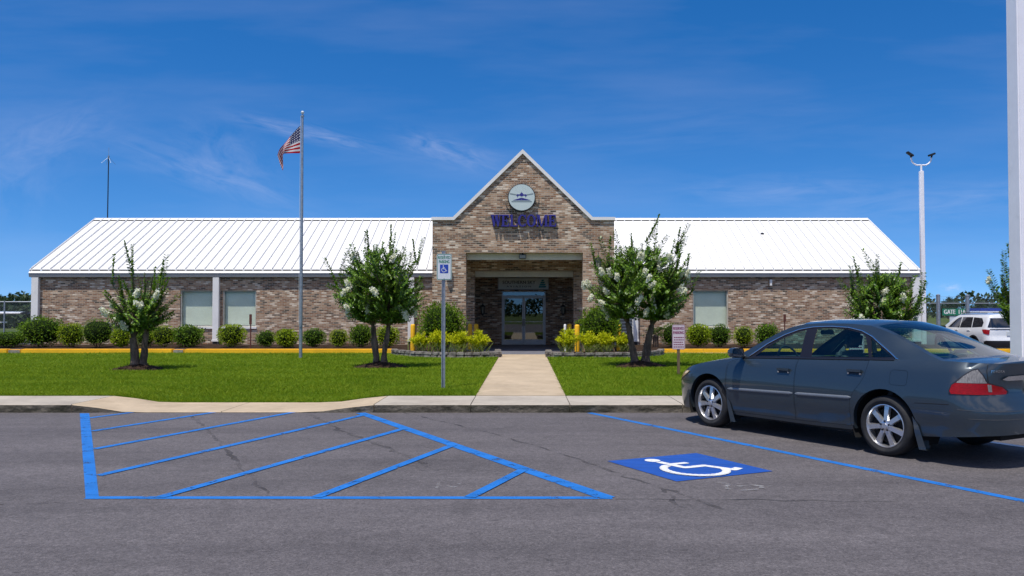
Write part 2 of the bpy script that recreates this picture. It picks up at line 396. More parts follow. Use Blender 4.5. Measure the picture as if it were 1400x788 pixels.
def grassbase():
    m, t, b, o = newmat('lawn_soil')
    co = t.node('ShaderNodeTexCoord').outputs['Object']
    f = t.math('ADD', t.math('MULTIPLY', t.noise(t.mapping(co, scale=(.5,1.1,1)), 1.3, 6), .7), t.math('MULTIPLY', t.noise(co, 22, 4), .35))
    c = t.ramp(f, [(.3, (.040,.085,.002)), (.5, (.070,.130,.003)), (.7, (.11,.175,.006))])
    t.l.new(c, b.inputs['Base Color']); b.inputs['Roughness'].default_value = .9; b.inputs['Specular IOR Level'].default_value = .1
    bn = t.node('ShaderNodeBump', i_Strength=.9, i_Distance=.03, i_Height=t.noise(co, 40, 4)); t.l.new(bn.outputs[0], b.inputs['Normal'])
    return m
M['lawn'] = grassbase()
M['field'] = pm('field', (.07,.105,.025), .95, var=.25, scale=.05, dirt=((.14,.13,.06), .02, .5, .6), spec=.1)
def chainmat():
    m, t, b, o = newmat('chain_link')
    co = t.node('ShaderNodeTexCoord').outputs['Object']; sp = t.node('ShaderNodeSeparateXYZ'); t.l.new(co, sp.inputs[0])
    u = t.math('ADD', sp.outputs[0], sp.outputs[1])
    def lines(sg):
        a = t.math('MULTIPLY', t.math('ADD', u, t.math('MULTIPLY', sp.outputs[2], sg)), 1/.07)
        return t.math('LESS_THAN', t.math('ABSOLUTE', t.math('SUBTRACT', t.math('FRACT', a), .5)), .055)
    f = t.math('MAXIMUM', lines(1.), lines(-1.))
    tr = t.node('ShaderNodeBsdfTransparent'); mx = t.node('ShaderNodeMixShader'); t.l.new(f, mx.inputs[0])
    b.inputs['Base Color'].default_value = (.16,.17,.18,1); b.inputs['Metallic'].default_value = .5; b.inputs['Roughness'].default_value = .5
    t.l.new(tr.outputs[0], mx.inputs[1]); t.l.new(b.outputs[0], mx.inputs[2]); t.l.new(mx.outputs[0], o.inputs['Surface'])
    return m
M['chain'] = chainmat()
def flagmat():
    m, t, b, o = newmat('flag_cloth')
    uv = t.node('ShaderNodeUVMap').outputs[0]; sp = t.node('ShaderNodeSeparateXYZ'); t.l.new(uv, sp.inputs[0])
    s, v = sp.outputs[0], sp.outputs[1]           # s along fly 0..1, v 0 top .. 1 bottom
    st = t.math('LESS_THAN', t.math('MODULO', t.math('FLOOR', t.math('MULTIPLY', v, 13.)), 2.), .5)
    c = t.mix(st, (.62,.60,.60), (.36,.004,.012))
    can = t.math('MULTIPLY', t.math('LESS_THAN', s, .40), t.math('LESS_THAN', v, 7/13))
    fx = t.math('SUBTRACT', t.math('FRACT', t.math('MULTIPLY', s, 6/.40)), .5); fy = t.math('SUBTRACT', t.math('FRACT', t.math('MULTIPLY', v, 5*13/7)), .5)
    d = t.math('ADD', t.math('MULTIPLY', fx, fx), t.math('MULTIPLY', fy, fy))
    cc = t.mix(t.math('LESS_THAN', d, .07), (.008,.010,.085), (.62,.62,.62))
    c = t.mix(can, c, cc)
    t.l.new(c, b.inputs['Base Color']); b.inputs['Roughness'].default_value = .8
    tr = t.node('ShaderNodeBsdfTranslucent'); t.l.new(c, tr.inputs[0]); mx = t.node('ShaderNodeMixShader', i_0=.22)
    b.inputs['Specular IOR Level'].default_value = .1; t.l.new(b.outputs[0], mx.inputs[1]); t.l.new(tr.outputs[0], mx.inputs[2]); t.l.new(mx.outputs[0], o.inputs['Surface'])
    return m
M['flag'] = flagmat()

# ------------------------------------------------------------------ text and symbols
def text_mesh(txt, size, spacing=1.0, extrude=0.0):
    cu = bpy.data.curves.new('lettering', 'FONT'); cu.body = txt; cu.size = size; cu.space_character = spacing
    cu.align_x = 'CENTER'; cu.align_y = 'CENTER'; cu.extrude = extrude; cu.resolution_u = 3
    o = bpy.data.objects.new('lettering', cu); C.objects.link(o)
    me = bpy.data.meshes.new_from_object(o.evaluated_get(bpy.context.evaluated_depsgraph_get()))
    bpy.data.objects.remove(o); bpy.data.curves.remove(cu)
    return [tuple(v.co) for v in me.vertices], [tuple(p.vertices) for p in me.polygons]
def add_text(mb, txt, size, fn, m=0, spacing=1.0, width=None, bold=0.0):
    """fn(u, v) -> 3D for the letter plane"""
    bpy.context.view_layer.update()
    vs, fs = text_mesh(txt, size, spacing)
    w = max(v[0] for v in vs) - min(v[0] for v in vs); k = width / w if width else 1
    reps = [(0,0)] if not bold else [(-bold,0),(bold,0)]
    for i, (dx, dy) in enumerate(reps):
        mb.add([fn(v[0]*k+dx, v[1]+dy, i*.0004) for v in vs], fs, m)
def strip_poly(mb, pts, w, fn, m=0, z0=0., closed=False):
    """thick polyline as quads with discs at the joints, each piece a hair above the last"""
    lay = [z0]
    def nz(): lay[0] += .00015; return lay[0]
    for a, b in zip(pts[:-1], pts[1:]):
        a = Vector(a); b = Vector(b); d = (b-a).normalized(); n = Vector((-d.y, d.x))*w/2; z = nz()
        mb.add([fn(*(a-n), z), fn(*(b-n), z), fn(*(b+n), z), fn(*(a+n), z)], [(0,1,2,3)], m)
    for p in pts[1:-1]:
        z = nz(); mb.add([fn(p[0]+math.cos(2*PI*k/12)*w/2, p[1]+math.sin(2*PI*k/12)*w/2, z) for k in range(12)], [tuple(range(12))], m)
    return lay[0]
def wheelchair(mb, fn, m=0):
    """fn(u, v, lift), u right 0..1, v up 0..1"""
    z = 0.
    mb.add([fn(.385+math.cos(2*PI*k/20)*.075, .86+math.sin(2*PI*k/20)*.075, z) for k in range(20)], [tuple(range(20))], m)
    z = strip_poly(mb, [(.39,.77), (.435,.45), (.665,.45), (.775,.19), (.88,.235)], .078, fn, m, z)
    z = strip_poly(mb, [(.42,.625), (.61,.625)], .068, fn, m, z)
    arc = [(.455+.275*math.cos(R(a)), .335+.275*math.sin(R(a))) for a in range(112, 341, 12)]
    strip_poly(mb, arc, .076, fn, m, z)
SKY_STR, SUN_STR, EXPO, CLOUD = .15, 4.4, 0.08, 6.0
# ================================================================== GROUND
def sm(a, b, x):
    t = min(1, max(0, (x-a)/(b-a))); return t*t*(3-2*t)
def zsw(x): return .13 - .112*sm(-7.05, -6.1, x)*(1-sm(-3.4, -2.3, x))
def zlawn(x, y):
    t = sm(14.45, 17.5, y); z = (zsw(x)+.012)*(1-t) + .15*t
    return z + .018*math.sin(x*.7+1)*math.sin(y*.55)*t
mb = MB(); mb.add([(-2500,-2500,-.34),(2500,-2500,-.34),(2500,2500,-.34),(-2500,2500,-.34)], [(0,1,2,3)])
structure(mb.build('ground', M['field']))
mb = MB()
mb.add([(-70,-40,0),(70,-40,0),(70,13.13,0),(-70,13.13,0)], [(0,1,2,3)])
for x0, x1 in ((17.6, 70), (-70, -26.2)):
    mb.grid([[(x, y, -.25*sm(14, 27, y)) for x in (x0, x1)] for y in (13.13, 15, 17, 19, 21, 23, 25, 27, 40, 70)])
mb.keep = True
structure(mb.build('parking_lot', M['asphalt'], weld=.001))

# sidewalk with kerb face, in slabs
cuts = [-26.2,-24,-21.6,-19.2,-16.8,-14.4,-12,-9.5,-7.05,-4.72,-2.35,-.845,.695,2.45,4.2,5.9,7.7,9.6,11.5,13.5,15.5,17.6]
mb = MB()
for a, b in zip(cuts[:-1], cuts[1:]):
    mi = 1 if -7.1 < a < -2.4 else 0
    xs = np.linspace(a+.006, b-.006, 7)
    for i in range(6):
        x0, x1 = xs[i], xs[i+1]; z0, z1 = zsw(x0), zsw(x1)
        P = lambda x, y, z: (x, y, z)
        mb.add([P(x0,13.12,z0-.012),P(x1,13.12,z1-.012),P(x1,13.135,z1),P(x0,13.135,z0)], [(0,1,2,3)], mi)
        mb.add([P(x0,13.135,z0),P(x1,13.135,z1),P(x1,14.45,z1),P(x0,14.45,z0)], [(0,1,2,3)], mi)
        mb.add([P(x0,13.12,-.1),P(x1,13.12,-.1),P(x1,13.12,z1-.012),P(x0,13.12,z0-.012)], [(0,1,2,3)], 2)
    for x in (xs[0], xs[-1]):
        mb.add([P(x,13.12,-.1),P(x,14.45,-.1),P(x,14.45,zsw(x)),P(x,13.12,zsw(x)-.012)], [(0,1,2,3)], mi)
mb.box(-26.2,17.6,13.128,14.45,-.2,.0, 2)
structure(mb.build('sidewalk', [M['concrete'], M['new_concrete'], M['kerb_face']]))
mb = MB()
for a, b in zip([14.455,16.6,19.0,21.4,23.8,26.3], [16.6,19.0,21.4,23.8,26.3,28.72]):
    mb.box(-.842,.692,a+.006,b-.006,-.1,.136)
structure(mb.build('walkway', M['new_concrete']))
mb = MB(); mb.box(-3.32,3.19,28.73,37.05,-.1,.142)
structure(mb.build('porch_floor', M['floor_slate']))

# lawn soil sheets
for x0, x1, nx in ((-26.2,-.85,90), (.70,17.6,60)):
    mb = MB(); xs = np.linspace(x0, x1, nx); ys = np.concatenate([np.linspace(14.455,18,16), np.linspace(18.6,29.3,16)])
    P = np.array([[(x, y, zlawn(x, y)) for x in xs] for y in ys]); mb.grid(P)
    n = len(ys); o = len(mb.v)
    ring = [tuple(p) for p in P[0]] + [tuple(p) for p in P[1:, -1]] + [tuple(p) for p in P[-1, -2::-1]] + [tuple(p) for p in P[-2:0:-1, 0]]
    low = [(x, y, -.34) for x, y, z in ring]; k = len(ring)
    mb.add(ring+low, [(i, k+i, k+(i+1) % k, (i+1) % k) for i in range(k)])
    structure(mb.build('lawn', M['lawn']))
# grass blades: one uncountable mass
def mask_ok(x, y):
    ok = ~((x > -.86) & (x < .71))
    for (cx, cy, r) in MOUNDS: ok &= (x-cx)**2 + (y-cy)**2 > (r*(.82+.25*np.sin(7*np.arctan2(y-cy, x-cx)+cx)))**2
    lb = np.where(x < 0, 26.45+np.maximum(0, (-x-2.2))*.95, 26.3+np.maximum(0, x-2.6)*.85)
    ok &= ~((np.abs(x) < 4.8) & (y > lb-.12))
    return ok
MOUNDS = []
def grass():
    g = np.random.default_rng(5); N = 430000
    u = g.random(N); Y = 1/(1/14.46 - u*(1/14.46 - 1/29.25)); X = (-1-.66*0)*0 + (g.random(N)*2-1)
    X = X*(Y*.66+1.5) - .4
    keep = (X > -26) & (X < 17.4) & mask_ok(X, Y); X, Y = X[keep], Y[keep]; n = len(X)
    zl = np.vectorize(zlawn)(X, Y)
    a = g.random(n)*2*PI; patch = .5+.5*np.sin(X*1.7+np.sin(Y*1.3)*2)*np.sin(Y*2.1+X*.6)
    h = (.028+.030*g.random(n))*(.75+.5*patch); w = .0045+.0045*g.random(n)+.0003*(Y-14)
    dx, dy = np.cos(a)*w, np.sin(a)*w; l = g.normal(0,.055,(n,2))
    V = np.empty((n,3,3)); V[:,0] = np.c_[X-dx, Y-dy, zl-.005]; V[:,1] = np.c_[X+dx, Y+dy, zl-.005]; V[:,2] = np.c_[X+l[:,0], Y+l[:,1], zl+h]
    # ragged fringe hanging over the concrete
    o = np_obj('grass', V.reshape(-1,3), np.arange(3*n).reshape(n,3), M['grass_blade'])
    tag(o, 'mown green grass of the lawns in front of the building', 'grass', kind='stuff')

# kerb
mb = MB()
for x0, x1, in ((-26.2,-18.02),(-17.54,-12.28),(-11.86,-4.62)): mb.box(x0,x1,29.3,29.58,-.2,.292,0)
for x0, x1 in ((-18.0,-17.56),(-12.26,-11.88)): mb.box(x0,x1,29.31,29.57,-.2,.285,1)
mb.box(4.72,17.5,29.3,29.58,-.2,.292,0); mb.box(4.85,17.5,29.06,29.29,-.1,.166,2)
structure(mb.build('yellow_kerb', [M['yellow_paint'], M['bare_block'], M['concrete']], bevel=.02))
# mulch beds along the wall
g0 = np.random.default_rng(3)
def bed(x0, x1, y0, y1, z, st=.35, name='mulch_bed'):
    nx = max(3, int((x1-x0)/st)); ny = max(3, int((y1-y0)/st)); mb = MB()
    mb.grid([[(x, y, z+.05*(g0.random()-.5)) for x in np.linspace(x0,x1,nx)] for y in np.linspace(y0,y1,ny)])
    mb.box(x0,x1,y0+.01,y1,-.2,z-.06)
    return structure(mb.build(name, M['mulch'], smooth=1.5))
bed(-26.2,-3.34,29.585,36.2,.20); bed(3.21,17.5,29.585,36.2,.20)
# stone-edged beds either side of the walk
def stone_bed(path, label, inner):
    t = thing('stone_border', label, 'border', (path[2][0], path[2][1], .14), 0, 'stone borders round the porch beds')
    g = random.Random(int(abs(path[0][0])*100))
    pts = []
    for a, b in zip(path[:-1], path[1:]):
        n = max(1, int(math.dist(a, b)/.05))
        pts += [(a[0]+(b[0]-a[0])*i/n, a[1]+(b[1]-a[1])*i/n) for i in range(n)]
    mb = MB()
    for course, (z0, z1, off) in enumerate(((.10,.215,0), (.219,.315,3))):
        i = off
        while i < len(pts)-3:
            st = g.choice((5,6,6,7)); j = min(i+st, len(pts)-1); a, b = Vector(pts[i]), Vector(pts[j]); d = (b-a); L = d.length
            if L < .08: break
            d.normalize(); nrm = Vector((-d.y, d.x)); c = (a+b)/2 + nrm*g.uniform(-.012,.012); w = .11+g.uniform(-.015,.015); l = L/2-.008
            tz = z1+g.uniform(-.012,.008)
            vs = []
            for z in (z0, tz):
                for sx, sy in ((-1,-1),(1,-1),(1,1),(-1,1)):
                    q = c + d*(sx*l) + nrm*(sy*w); vs.append((q.x+g.uniform(-.008,.008), q.y+g.uniform(-.008,.008), z))
            mb.add(vs, [(0,3,2,1),(4,5,6,7),(0,1,5,4),(1,2,6,5),(2,3,7,6),(3,0,4,7)])
            i = j
    mb.build('stone_courses', M['stone'], t, bevel=.018, smooth=.9)
    m2 = MB(); o = [(x, y, .235) for x, y in inner]; m2.add(o, [tuple(range(len(o)))])
    structure(m2.build('mulch_bed', M['mulch']))
PL = [(-.93,28.7),(-.88,26.95),(-1.0,26.6),(-1.35,26.42),(-2.6,26.52),(-3.6,27.2),(-4.35,28.3),(-4.55,29.25)]
PR = [(.80,28.7),(.75,26.9),(.88,26.5),(1.2,26.3),(2.6,26.32),(3.7,26.8),(4.45,27.9),(4.72,29.2)]
stone_bed(PL, 'low grey stone edging of the planting bed left of the front walk', PL + [(-3.3,29.9),(-3.3,28.8)])
stone_bed(PR, 'low grey stone edging of the planting bed right of the front walk', PR + [(3.3,29.9),(3.3,28.8)])

# ================================================================== PAINTED MARKINGS
def paint(name, quads, m, z=.003, label=None, extra=None):
    mb = MB(); k = z
    for q in quads:
        vs = [(x, y, k) for x, y in q]; ar = sum(vs[i][0]*vs[(i+1) % len(vs)][1]-vs[(i+1) % len(vs)][0]*vs[i][1] for i in range(len(vs)))
        mb.add(vs if ar > 0 else vs[::-1], [tuple(range(len(vs)))]); k += .0006
    mb.keep = True
    return mb.build(name, M[m] if isinstance(m, str) else m)
def ln(p, q, w):
    a, b = Vector(gnd(*p)), Vector(gnd(*q)); d = (b-a).normalized(); n = Vector((-d.y, d.x))*w/2
    return [tuple(a-n), tuple(b-n), tuple(b+n), tuple(a+n)]
hq = [[gnd(109,565.5), gnd(122,565.5), gnd(135.5,683), gnd(117,683)],
      ln((118,681),(837,681.3),.095), ln((493,565),(831,681.5),.15)]
for p, q in (((122,572),(186,563.6)), ((126,590),(297,563.6)), ((129,614.5),(410,562.6)), ((134,651),(499,567.5)), ((218,681),(551,587)), ((432,681),(620,609)), ((642,681),(715,643.5))):
    hq.append(ln(p, q, .10))
structure(tag(paint('hatched_aisle_marking', hq, 'blue_paint'), 'blue painted hatching of the access aisle on the asphalt', 'marking'))
structure(tag(paint('stall_line', [ln((806,564.8),(1425,690.5),.105)], 'blue_paint'), 'blue painted stall line running past the sedan', 'marking'))
structure(tag(paint('white_stall_line', [[(5.62,10.18),(6.9,7.8),(6.8,7.75),(5.52,10.13)], [(4.2,13.0),(5.6,10.3),(5.5,10.25),(4.1,12.95)]], 'worn_white'), 'white painted stall line beyond the sedan', 'marking'))
structure(tag(paint('chalk_mark', [ln((597,664),(625,666),.022), ln((597,668),(600,660),.025), ln((621,660),(629,663),.02), ln((612,665),(622,668),.02)], 'old_white'), 'faint chalk scribble on the asphalt inside the hatching', 'marking'))
t = thing('parking_symbol', 'blue square painted on the asphalt with a white wheelchair symbol', 'marking', (1.6,8.5,0))
a0 = Vector((.86,8.83)); ea = Vector((1.03,.50)); eb = Vector((.53,-1.06))
mb = MB(); mb.add([(a0.x,a0.y,.0045),((a0+eb).x,(a0+eb).y,.0045),((a0+ea+eb).x,(a0+ea+eb).y,.0045),((a0+ea).x,(a0+ea).y,.0045)], [(0,1,2,3)])
mb.build('blue_square', M['panel_blue'], t)
mb = MB()
def crack(pts, w, seed):
    g = random.Random(seed); q = []
    for a, b in zip(pts[:-1], pts[1:]):
        A, B = gnd(*a), gnd(*b); n = max(2, int(math.dist(A, B)/.14)); q += [(A[0]+(B[0]-A[0])*i/n+g.gauss(0,.018), A[1]+(B[1]-A[1])*i/n+g.gauss(0,.018)) for i in range(n)]
    L = [w*(.35+.9*g.random()) for _ in q]; mb = MB(); vs = []
    for i, p in enumerate(q):
        d = Vector(q[min(i+1,len(q)-1)])-Vector(q[max(i-1,0)]); n = Vector((-d.y,d.x)).normalized()*L[i]/2; vs += [(p[0]+n.x,p[1]+n.y,.0022),(p[0]-n.x,p[1]-n.y,.0022)]
    mb.add(vs, [(2*i,2*i+1,2*i+3,2*i+2) for i in range(len(q)-1)]); structure(mb.build('asphalt_crack', M['tar']))
crack([(262,568),(285,590),(318,625),(345,655),(378,682),(388,690)], .06, 1); crack([(418,563),(470,590),(530,612),(590,640),(612,648)], .08, 2)
crack([(545,563),(620,580),(700,600),(770,622),(800,632),(905,668),(960,686),(1010,702)], .055, 3); crack([(842,683),(980,683.5),(1120,685),(1260,686)], .035, 4)
crack([(0,689),(110,686.5)], .03, 5); crack([(905,668),(930,692),(945,700)], .05, 6)
def sfn(u, v, l):
    p = a0 + ea*(.02+.93*u) + eb*(1.0-.98*v); return (p.x, p.y, .0075+l)
wheelchair(mb, sfn); mb.build('wheelchair_symbol', M['worn_white'], t)
mb = MB(); g1 = Vector(gnd(975,663))
def gfn(u, v, l): 
    p = g1 + ea*(.55*(u-.2)) + eb*(.40*(.8-v)); return (p.x, p.y, .004+l)
wheelchair(mb, gfn)
structure(tag(mb.build('ghost_symbol', M['old_white']), 'ghost of an older worn wheelchair symbol below the blue square', 'marking'))

# ================================================================== BUILDING
YW = 36.15; YE = 36.0; ZE = at(0,368.5,YE)[1]; YR = 41.35; ZR = at(0,299.5,YR)[1]
XL, XR_ = at(42,371,YE)[0], at(1257,371,YE)[0]
BX = (-.06, 36.0, 0)
bld = thing('terminal_building', 'long low brick building with white metal roof and gabled entrance porch', 'building', BX)
def wall_holes(mb, x0, x1, z0, z1, holes, y, dep, m=0):
    xs = sorted({x0, x1, *[h[0] for h in holes], *[h[1] for h in holes]}); zs = sorted({z0, z1, *[h[2] for h in holes], *[h[3] for h in holes]})
    for a, b in zip(xs[:-1], xs[1:]):
        for c, d in zip(zs[:-1], zs[1:]):
            mx, mz = (a+b)/2, (c+d)/2
            if any(h[0] < mx < h[1] and h[2] < mz < h[3] for h in holes): continue
            mb.add([(a,y,c),(b,y,c),(b,y,d),(a,y,d)], [(0,1,2,3)], m)
    for (a, b, c, d) in holes:
        mb.add([(a,y,c),(a,y+dep,c),(a,y+dep,d),(a,y,d),(b,y,c),(b,y,d),(b,y+dep,d),(b,y+dep,c)], [(0,1,2,3),(4,5,6,7),(3,2,6,5),(0,4,7,1)], m)
def px_hole(x0, x1, y0, y1, Y): return (at(x0,400,Y)[0], at(x1,400,Y)[0], at(700,y1,Y)[1], at(700,y0,Y)[1])
WH = [px_hole(246.5,291.5,397,449,YW), px_hole(304.5,350.5,397,449,YW), px_hole(947,995.5,397,449.5,YW)]
mb = MB(); x0, x1 = XL+.22, XR_-.2; zt = ZE-.30
wall_holes(mb, x0, -3.30, -.2, zt, WH[:2], YW, .14); wall_holes(mb, 3.17, x1, -.2, zt, WH[2:], YW, .14)
mb.add([(x0,YW,-.2),(x0,46.5,-.2),(x0,46.5,zt),(x0,YW,zt),(x1,YW,-.2),(x1,YW,zt),(x1,46.5,zt),(x1,46.5,-.2),
        (x0,YR,ZR-.25),(x1,YR,ZR-.25)], [(0,1,2,3),(4,5,6,7),(3,2,8),(5,9,6),(1,7,6,2)])
mb.keep = True
mb.build('wall', M['brick'], bld)
# porch walls
px = lambda x, Y=30.0: at(x,400,Y)[0]
X0, X1, XO0, XO1 = px(591), px(840), px(637), px(797); zo = at(700,345.5,30)[1]; zsh = at(700,298.5,30)[1]; xa, za = px(714.5), at(700,206.5,30)[1]
xg0, xg1 = px(619.5), px(810)
mb = MB()
outl = [(X0,-.1),(XO0,-.1),(XO0,zo),(XO1,zo),(XO1,-.1),(X1,-.1),(X1,zsh),(xg1,zsh),(xa,za),(xg0,zsh),(X0,zsh)]
mb.prism(outl, lambda p, d: (p[0], d, p[1]), 30.0, 30.42)
for xa_, xb_ in ((X0,X0+.36),(X1-.36,X1)):                            # side walls, each with an unseen opening added to let light in
    mb.box(xa_,xb_,30.424,30.9,-.1,zsh-.05); mb.box(xa_,xb_,33.3,36.3,-.1,zsh-.05); mb.box(xa_,xb_,30.903,33.297,3.25,zsh-.05)
z2 = at(700,370.5,33.5)[1]; a2, b2 = px(649,33.5), px(784,33.5)
mb.prism([(X0+.363,-.1),(a2,-.1),(a2,z2),(b2,z2),(b2,-.1),(X1-.363,-.1),(X1-.363,zo-.01),(X0+.363,zo-.01)], lambda p, d: (p[0], d, p[1]), 33.5, 33.8)
YD = 37.0; dh = (at(686,400,YD)[0], at(746,400,YD)[0], .142, at(700,398,YD)[1])
wall_holes(mb, X0+.363, X1-.363, .0, 3.4, [dh], YD, .25)
mb.box(X0+.363,X0+.5,33.81,36.995,-.1,3.4); mb.box(X1-.5,X1-.363,33.81,36.995,-.1,3.4)
mb.build('porch_wall', M['brick'], bld)
# ring of bricks on edge round the emblem
ex, ez, er = at(713.2,271,30)[0], at(713.2,271,30)[1], .487
mb = MB()
for k in range(44):
    a, b = 2*PI*(k+.06)/44, 2*PI*(k+.94)/44; r0, r1 = er+.015, er+.125
    q = [(ex+r*math.cos(t), ez+r*math.sin(t)) for r, t in ((r0,a),(r1,a),(r1,b),(r0,b))]
    mb.prism(q, lambda p, d: (p[0], d, p[1]), 29.955, 29.999)
mb.build('brick_ring', M['brick'], bld)
# ceilings of porch
mb = MB(); mb.box(X0+.363,X1-.363,30.425,33.495,zo-.006,zo+.1); mb.box(X0+.363,X1-.363,33.81,36.99,z2-.004,z2+.1)
mb.build('porch_ceiling', M['soffit'], bld)
mb = MB(); mb.box(X0+.365,X1-.365,30.43,30.50,zo-.235,zo-.008); mb.build('porch_fascia', M['soffit'], bld)
mb = MB(); mb.box(X0+.505,X1-.505,33.81,33.88,z2-.235,z2-.006); mb.build('porch_fascia', M['soffit'], bld)
mb = MB(); mb.prism([(X0+.1,zsh-.25),(X1-.1,zsh-.25),(X1-.1,zsh-.12),(xg1-.12,zsh-.12),(xa,za-.2),(xg0+.12,zsh-.12),(X0+.1,zsh-.12)], lambda p, d: (p[0], d, p[1]), 30.43, 44.0)
mb.build('porch_roof', M['roof_white'], bld)
# metal coping on the gable parapet
mb = MB(); c = .075
line = [(X0-.03,zsh),(xg0-.0,zsh),(xa,za),(xg1,zsh),(X1+.03,zsh)]
def off(i, d):
    p = Vector(line[i]); n = Vector((0,0))
    for a, b in ((i-1,i),(i,i+1)):
        if 0 <= a and b < len(line):
            e = (Vector(line[b])-Vector(line[a])).normalized(); n += Vector((-e.y, e.x))
    n.normalize(); e = (Vector(line[min(i+1,4)])-Vector(line[i])).normalized() if i < 4 else (Vector(line[i])-Vector(line[i-1])).normalized()
    k = 1/max(.3, n.dot(Vector((-e.y,e.x)))); return p + n*d*k
up = [off(i,.035) for i in range(5)]; dn = [off(i,-.075) for i in range(5)]
for i in range(4):
    mb.prism([tuple(dn[i]), tuple(dn[i+1]), tuple(up[i+1]), tuple(up[i])], lambda p, d: (p[0], d, p[1]), 29.93, 30.5)
mb.build('parapet_coping', M['trim_white'], bld)
# main roof with standing seams
mb = MB(); sl = math.atan2(ZR-ZE, YR-YE); ns = Vector((0,-math.sin(sl),math.cos(sl)))
for sgn in (1,-1):
    yy = lambda y: y if sgn > 0 else 2*YR-y
    mb.add([(XL,yy(YE),ZE),(XR_,yy(YE),ZE),(XR_,YR,ZR),(XL,YR,ZR),(XL,yy(YE),ZE-.05),(XR_,yy(YE),ZE-.05),(XR_,YR,ZR-.06),(XL,YR,ZR-.06)],
       [(0,1,2,3),(4,7,6,5),(0,4,5,1),(1,5,6,2),(0,3,7,4)], 0)
    x = XL+.02
    while x < XR_:
        if not (sgn > 0 and X0-.02 < x < X1-.01):
            mb.bar((x,yy(YE+.004),ZE+.034),(x,yy(YR-.03),ZR+.034-.016),.026,.078,1,up=(0,-math.sin(sl)*sgn,math.cos(sl)))
        x += .413
mb.build('roof', [M['roof_white'], M['rib_white']], bld)
for (a, b) in ((XL, X0-.004), (X1+.004, XR_)):
    mb = MB(); mb.prism([(YR-.26,ZR-.085),(YR,ZR+.045),(YR+.26,ZR-.085),(YR+.25,ZR-.105),(YR,ZR+.025),(YR-.25,ZR-.105)], lambda p, d: (d, p[0], p[1]), a-.02, b)
    for x in np.arange(a, b-.38, .413): mb.box(x+.05,x+.40,YR-.275,YR-.262,ZR-.125,ZR-.085,1)
    mb.build('ridge_cap', [M['roof_white'], M['dark_gap']], bld)
    mb = MB()
    for x in np.arange(a+.02, b-.38, .413): mb.box(x+.05,x+.385,YE-.004,YE+.02,ZE-.062,ZE-.012,2)
    mb.add([(a-.06,YE-.065,ZE-.155),(b,YE-.065,ZE-.155),(b,YE-.0,ZE-.064),(a-.06,YE-.0,ZE-.064),(a-.06,YE-.065,ZE-.165),(b,YE-.065,ZE-.165),(b,YE,ZE-.165),(a-.06,YE,ZE-.165)], [(0,1,2,3),(0,4,5,1),(4,7,6,5),(0,3,7,4),(1,5,6,2)], 0)     # gutter lip
    mb.add([(a-.06,YE-.058,ZE-.167),(b,YE-.058,ZE-.167),(b,YE-.02,ZE-.33),(a-.06,YE-.02,ZE-.33),(a-.06,YE+.15,ZE-.33),(b,YE+.15,ZE-.33),(a-.06,YE+.14,ZE-.1),(b,YE+.14,ZE-.1)], [(0,3,2,1),(3,4,5,2),(0,6,4,3),(1,2,5,7)], 1)  # grey lower face: shade of the gutter underside put into the colour
    mb.build('gutter', [M['trim_white'], M['trim_grey'], M['dark_gap']], bld)
for x, s in ((XL, -1), (XR_, 1)):
    mb = MB()
    for sg in (1, -1):
        ye = YE if sg > 0 else 2*YR-YE
        mb.bar((x+s*.02,ye,ZE-.1),(x+s*.02,YR,ZR-.1),.04,.2,0,up=(0,0,1))
    mb.build('barge_board', M['trim_white'], bld)
mb = MB()
mb.lathe([(.06,0),(.06,.06),(.10,.08),(.10,.12),(.02,.16)], at(1042,322,39.6)[0], 39.6, at(1042,322,39.6)[1]-.03, 10)
mb.build('roof_vent', M['black_metal'], bld)
# white downspout columns standing against the wall
for cx, w in ((47.5,9.5),(295,8.5),(562,8.5),(868,9),(1253.5,11)):
    X = at(cx,400,YE)[0]; hw = w/2*YE/F; mb = MB()
    mb.box(X-hw,X+hw,YE-.015,YW-.004,.36,ZE-.335,0); mb.box(X-hw-.03,X+hw+.03,YE-.03,YW-.003,.32,.40,0); mb.box(X-hw+.01,X+hw-.01,YE-.005,YW-.005,.12,.318,1)
    mb.build('column', [M['trim_white'], M['dark_gap']], bld, bevel=.008)
for (a, b, c, d) in WH:
    w = MB()
    fz = .05; y0, y1 = YW+.05, YW+.11
    w.box(a+.002,a+fz,y0,y1,c+.06,d-.002); w.box(b-fz,b-.002,y0,y1,c+.06,d-.002); w.box(a+fz,b-fz,y0,y1,d-fz,d-.002); w.box(a+fz,b-fz,y0,y1,c+.06,c+.06+fz)
    wo = w.build('window', M['frame_tan'], bld)
    s = MB(); s.box(a-.03,b+.03,YW-.05,YW+.13,c-.02,c+.055); s.build('sill', M['trim_white'], wo, org=BX)
    s = MB(); s.add([(a+fz,YW+.075,c+.1),(b-fz,YW+.075,c+.1),(b-fz,YW+.075,d-fz),(a+fz,YW+.075,d-fz)], [(0,1,2,3)]); s.build('pane', M['window_glass'], wo, org=BX)
    s = MB(); z = c+.14
    while z < d-.03:
        s.add([(a+fz,YW+.215,z),(b-fz,YW+.215,z),(b-fz,YW+.232,z+.046),(a+fz,YW+.232,z+.046)], [(0,1,2,3)]); z += .043
    s.box(a,b,YW+.24,YW+.25,c,d,1)
    s.build('blind', [M['blind'], M['blind']], wo, org=BX)
    s = MB(); s.box(a+.02,b-.02,YW+.26,YW+.30,c,d); s.build('backing', M['interior_dark'], wo, org=BX)
for o in bld.children:
    for ch in o.children: ch.matrix_parent_inverse = Matrix()
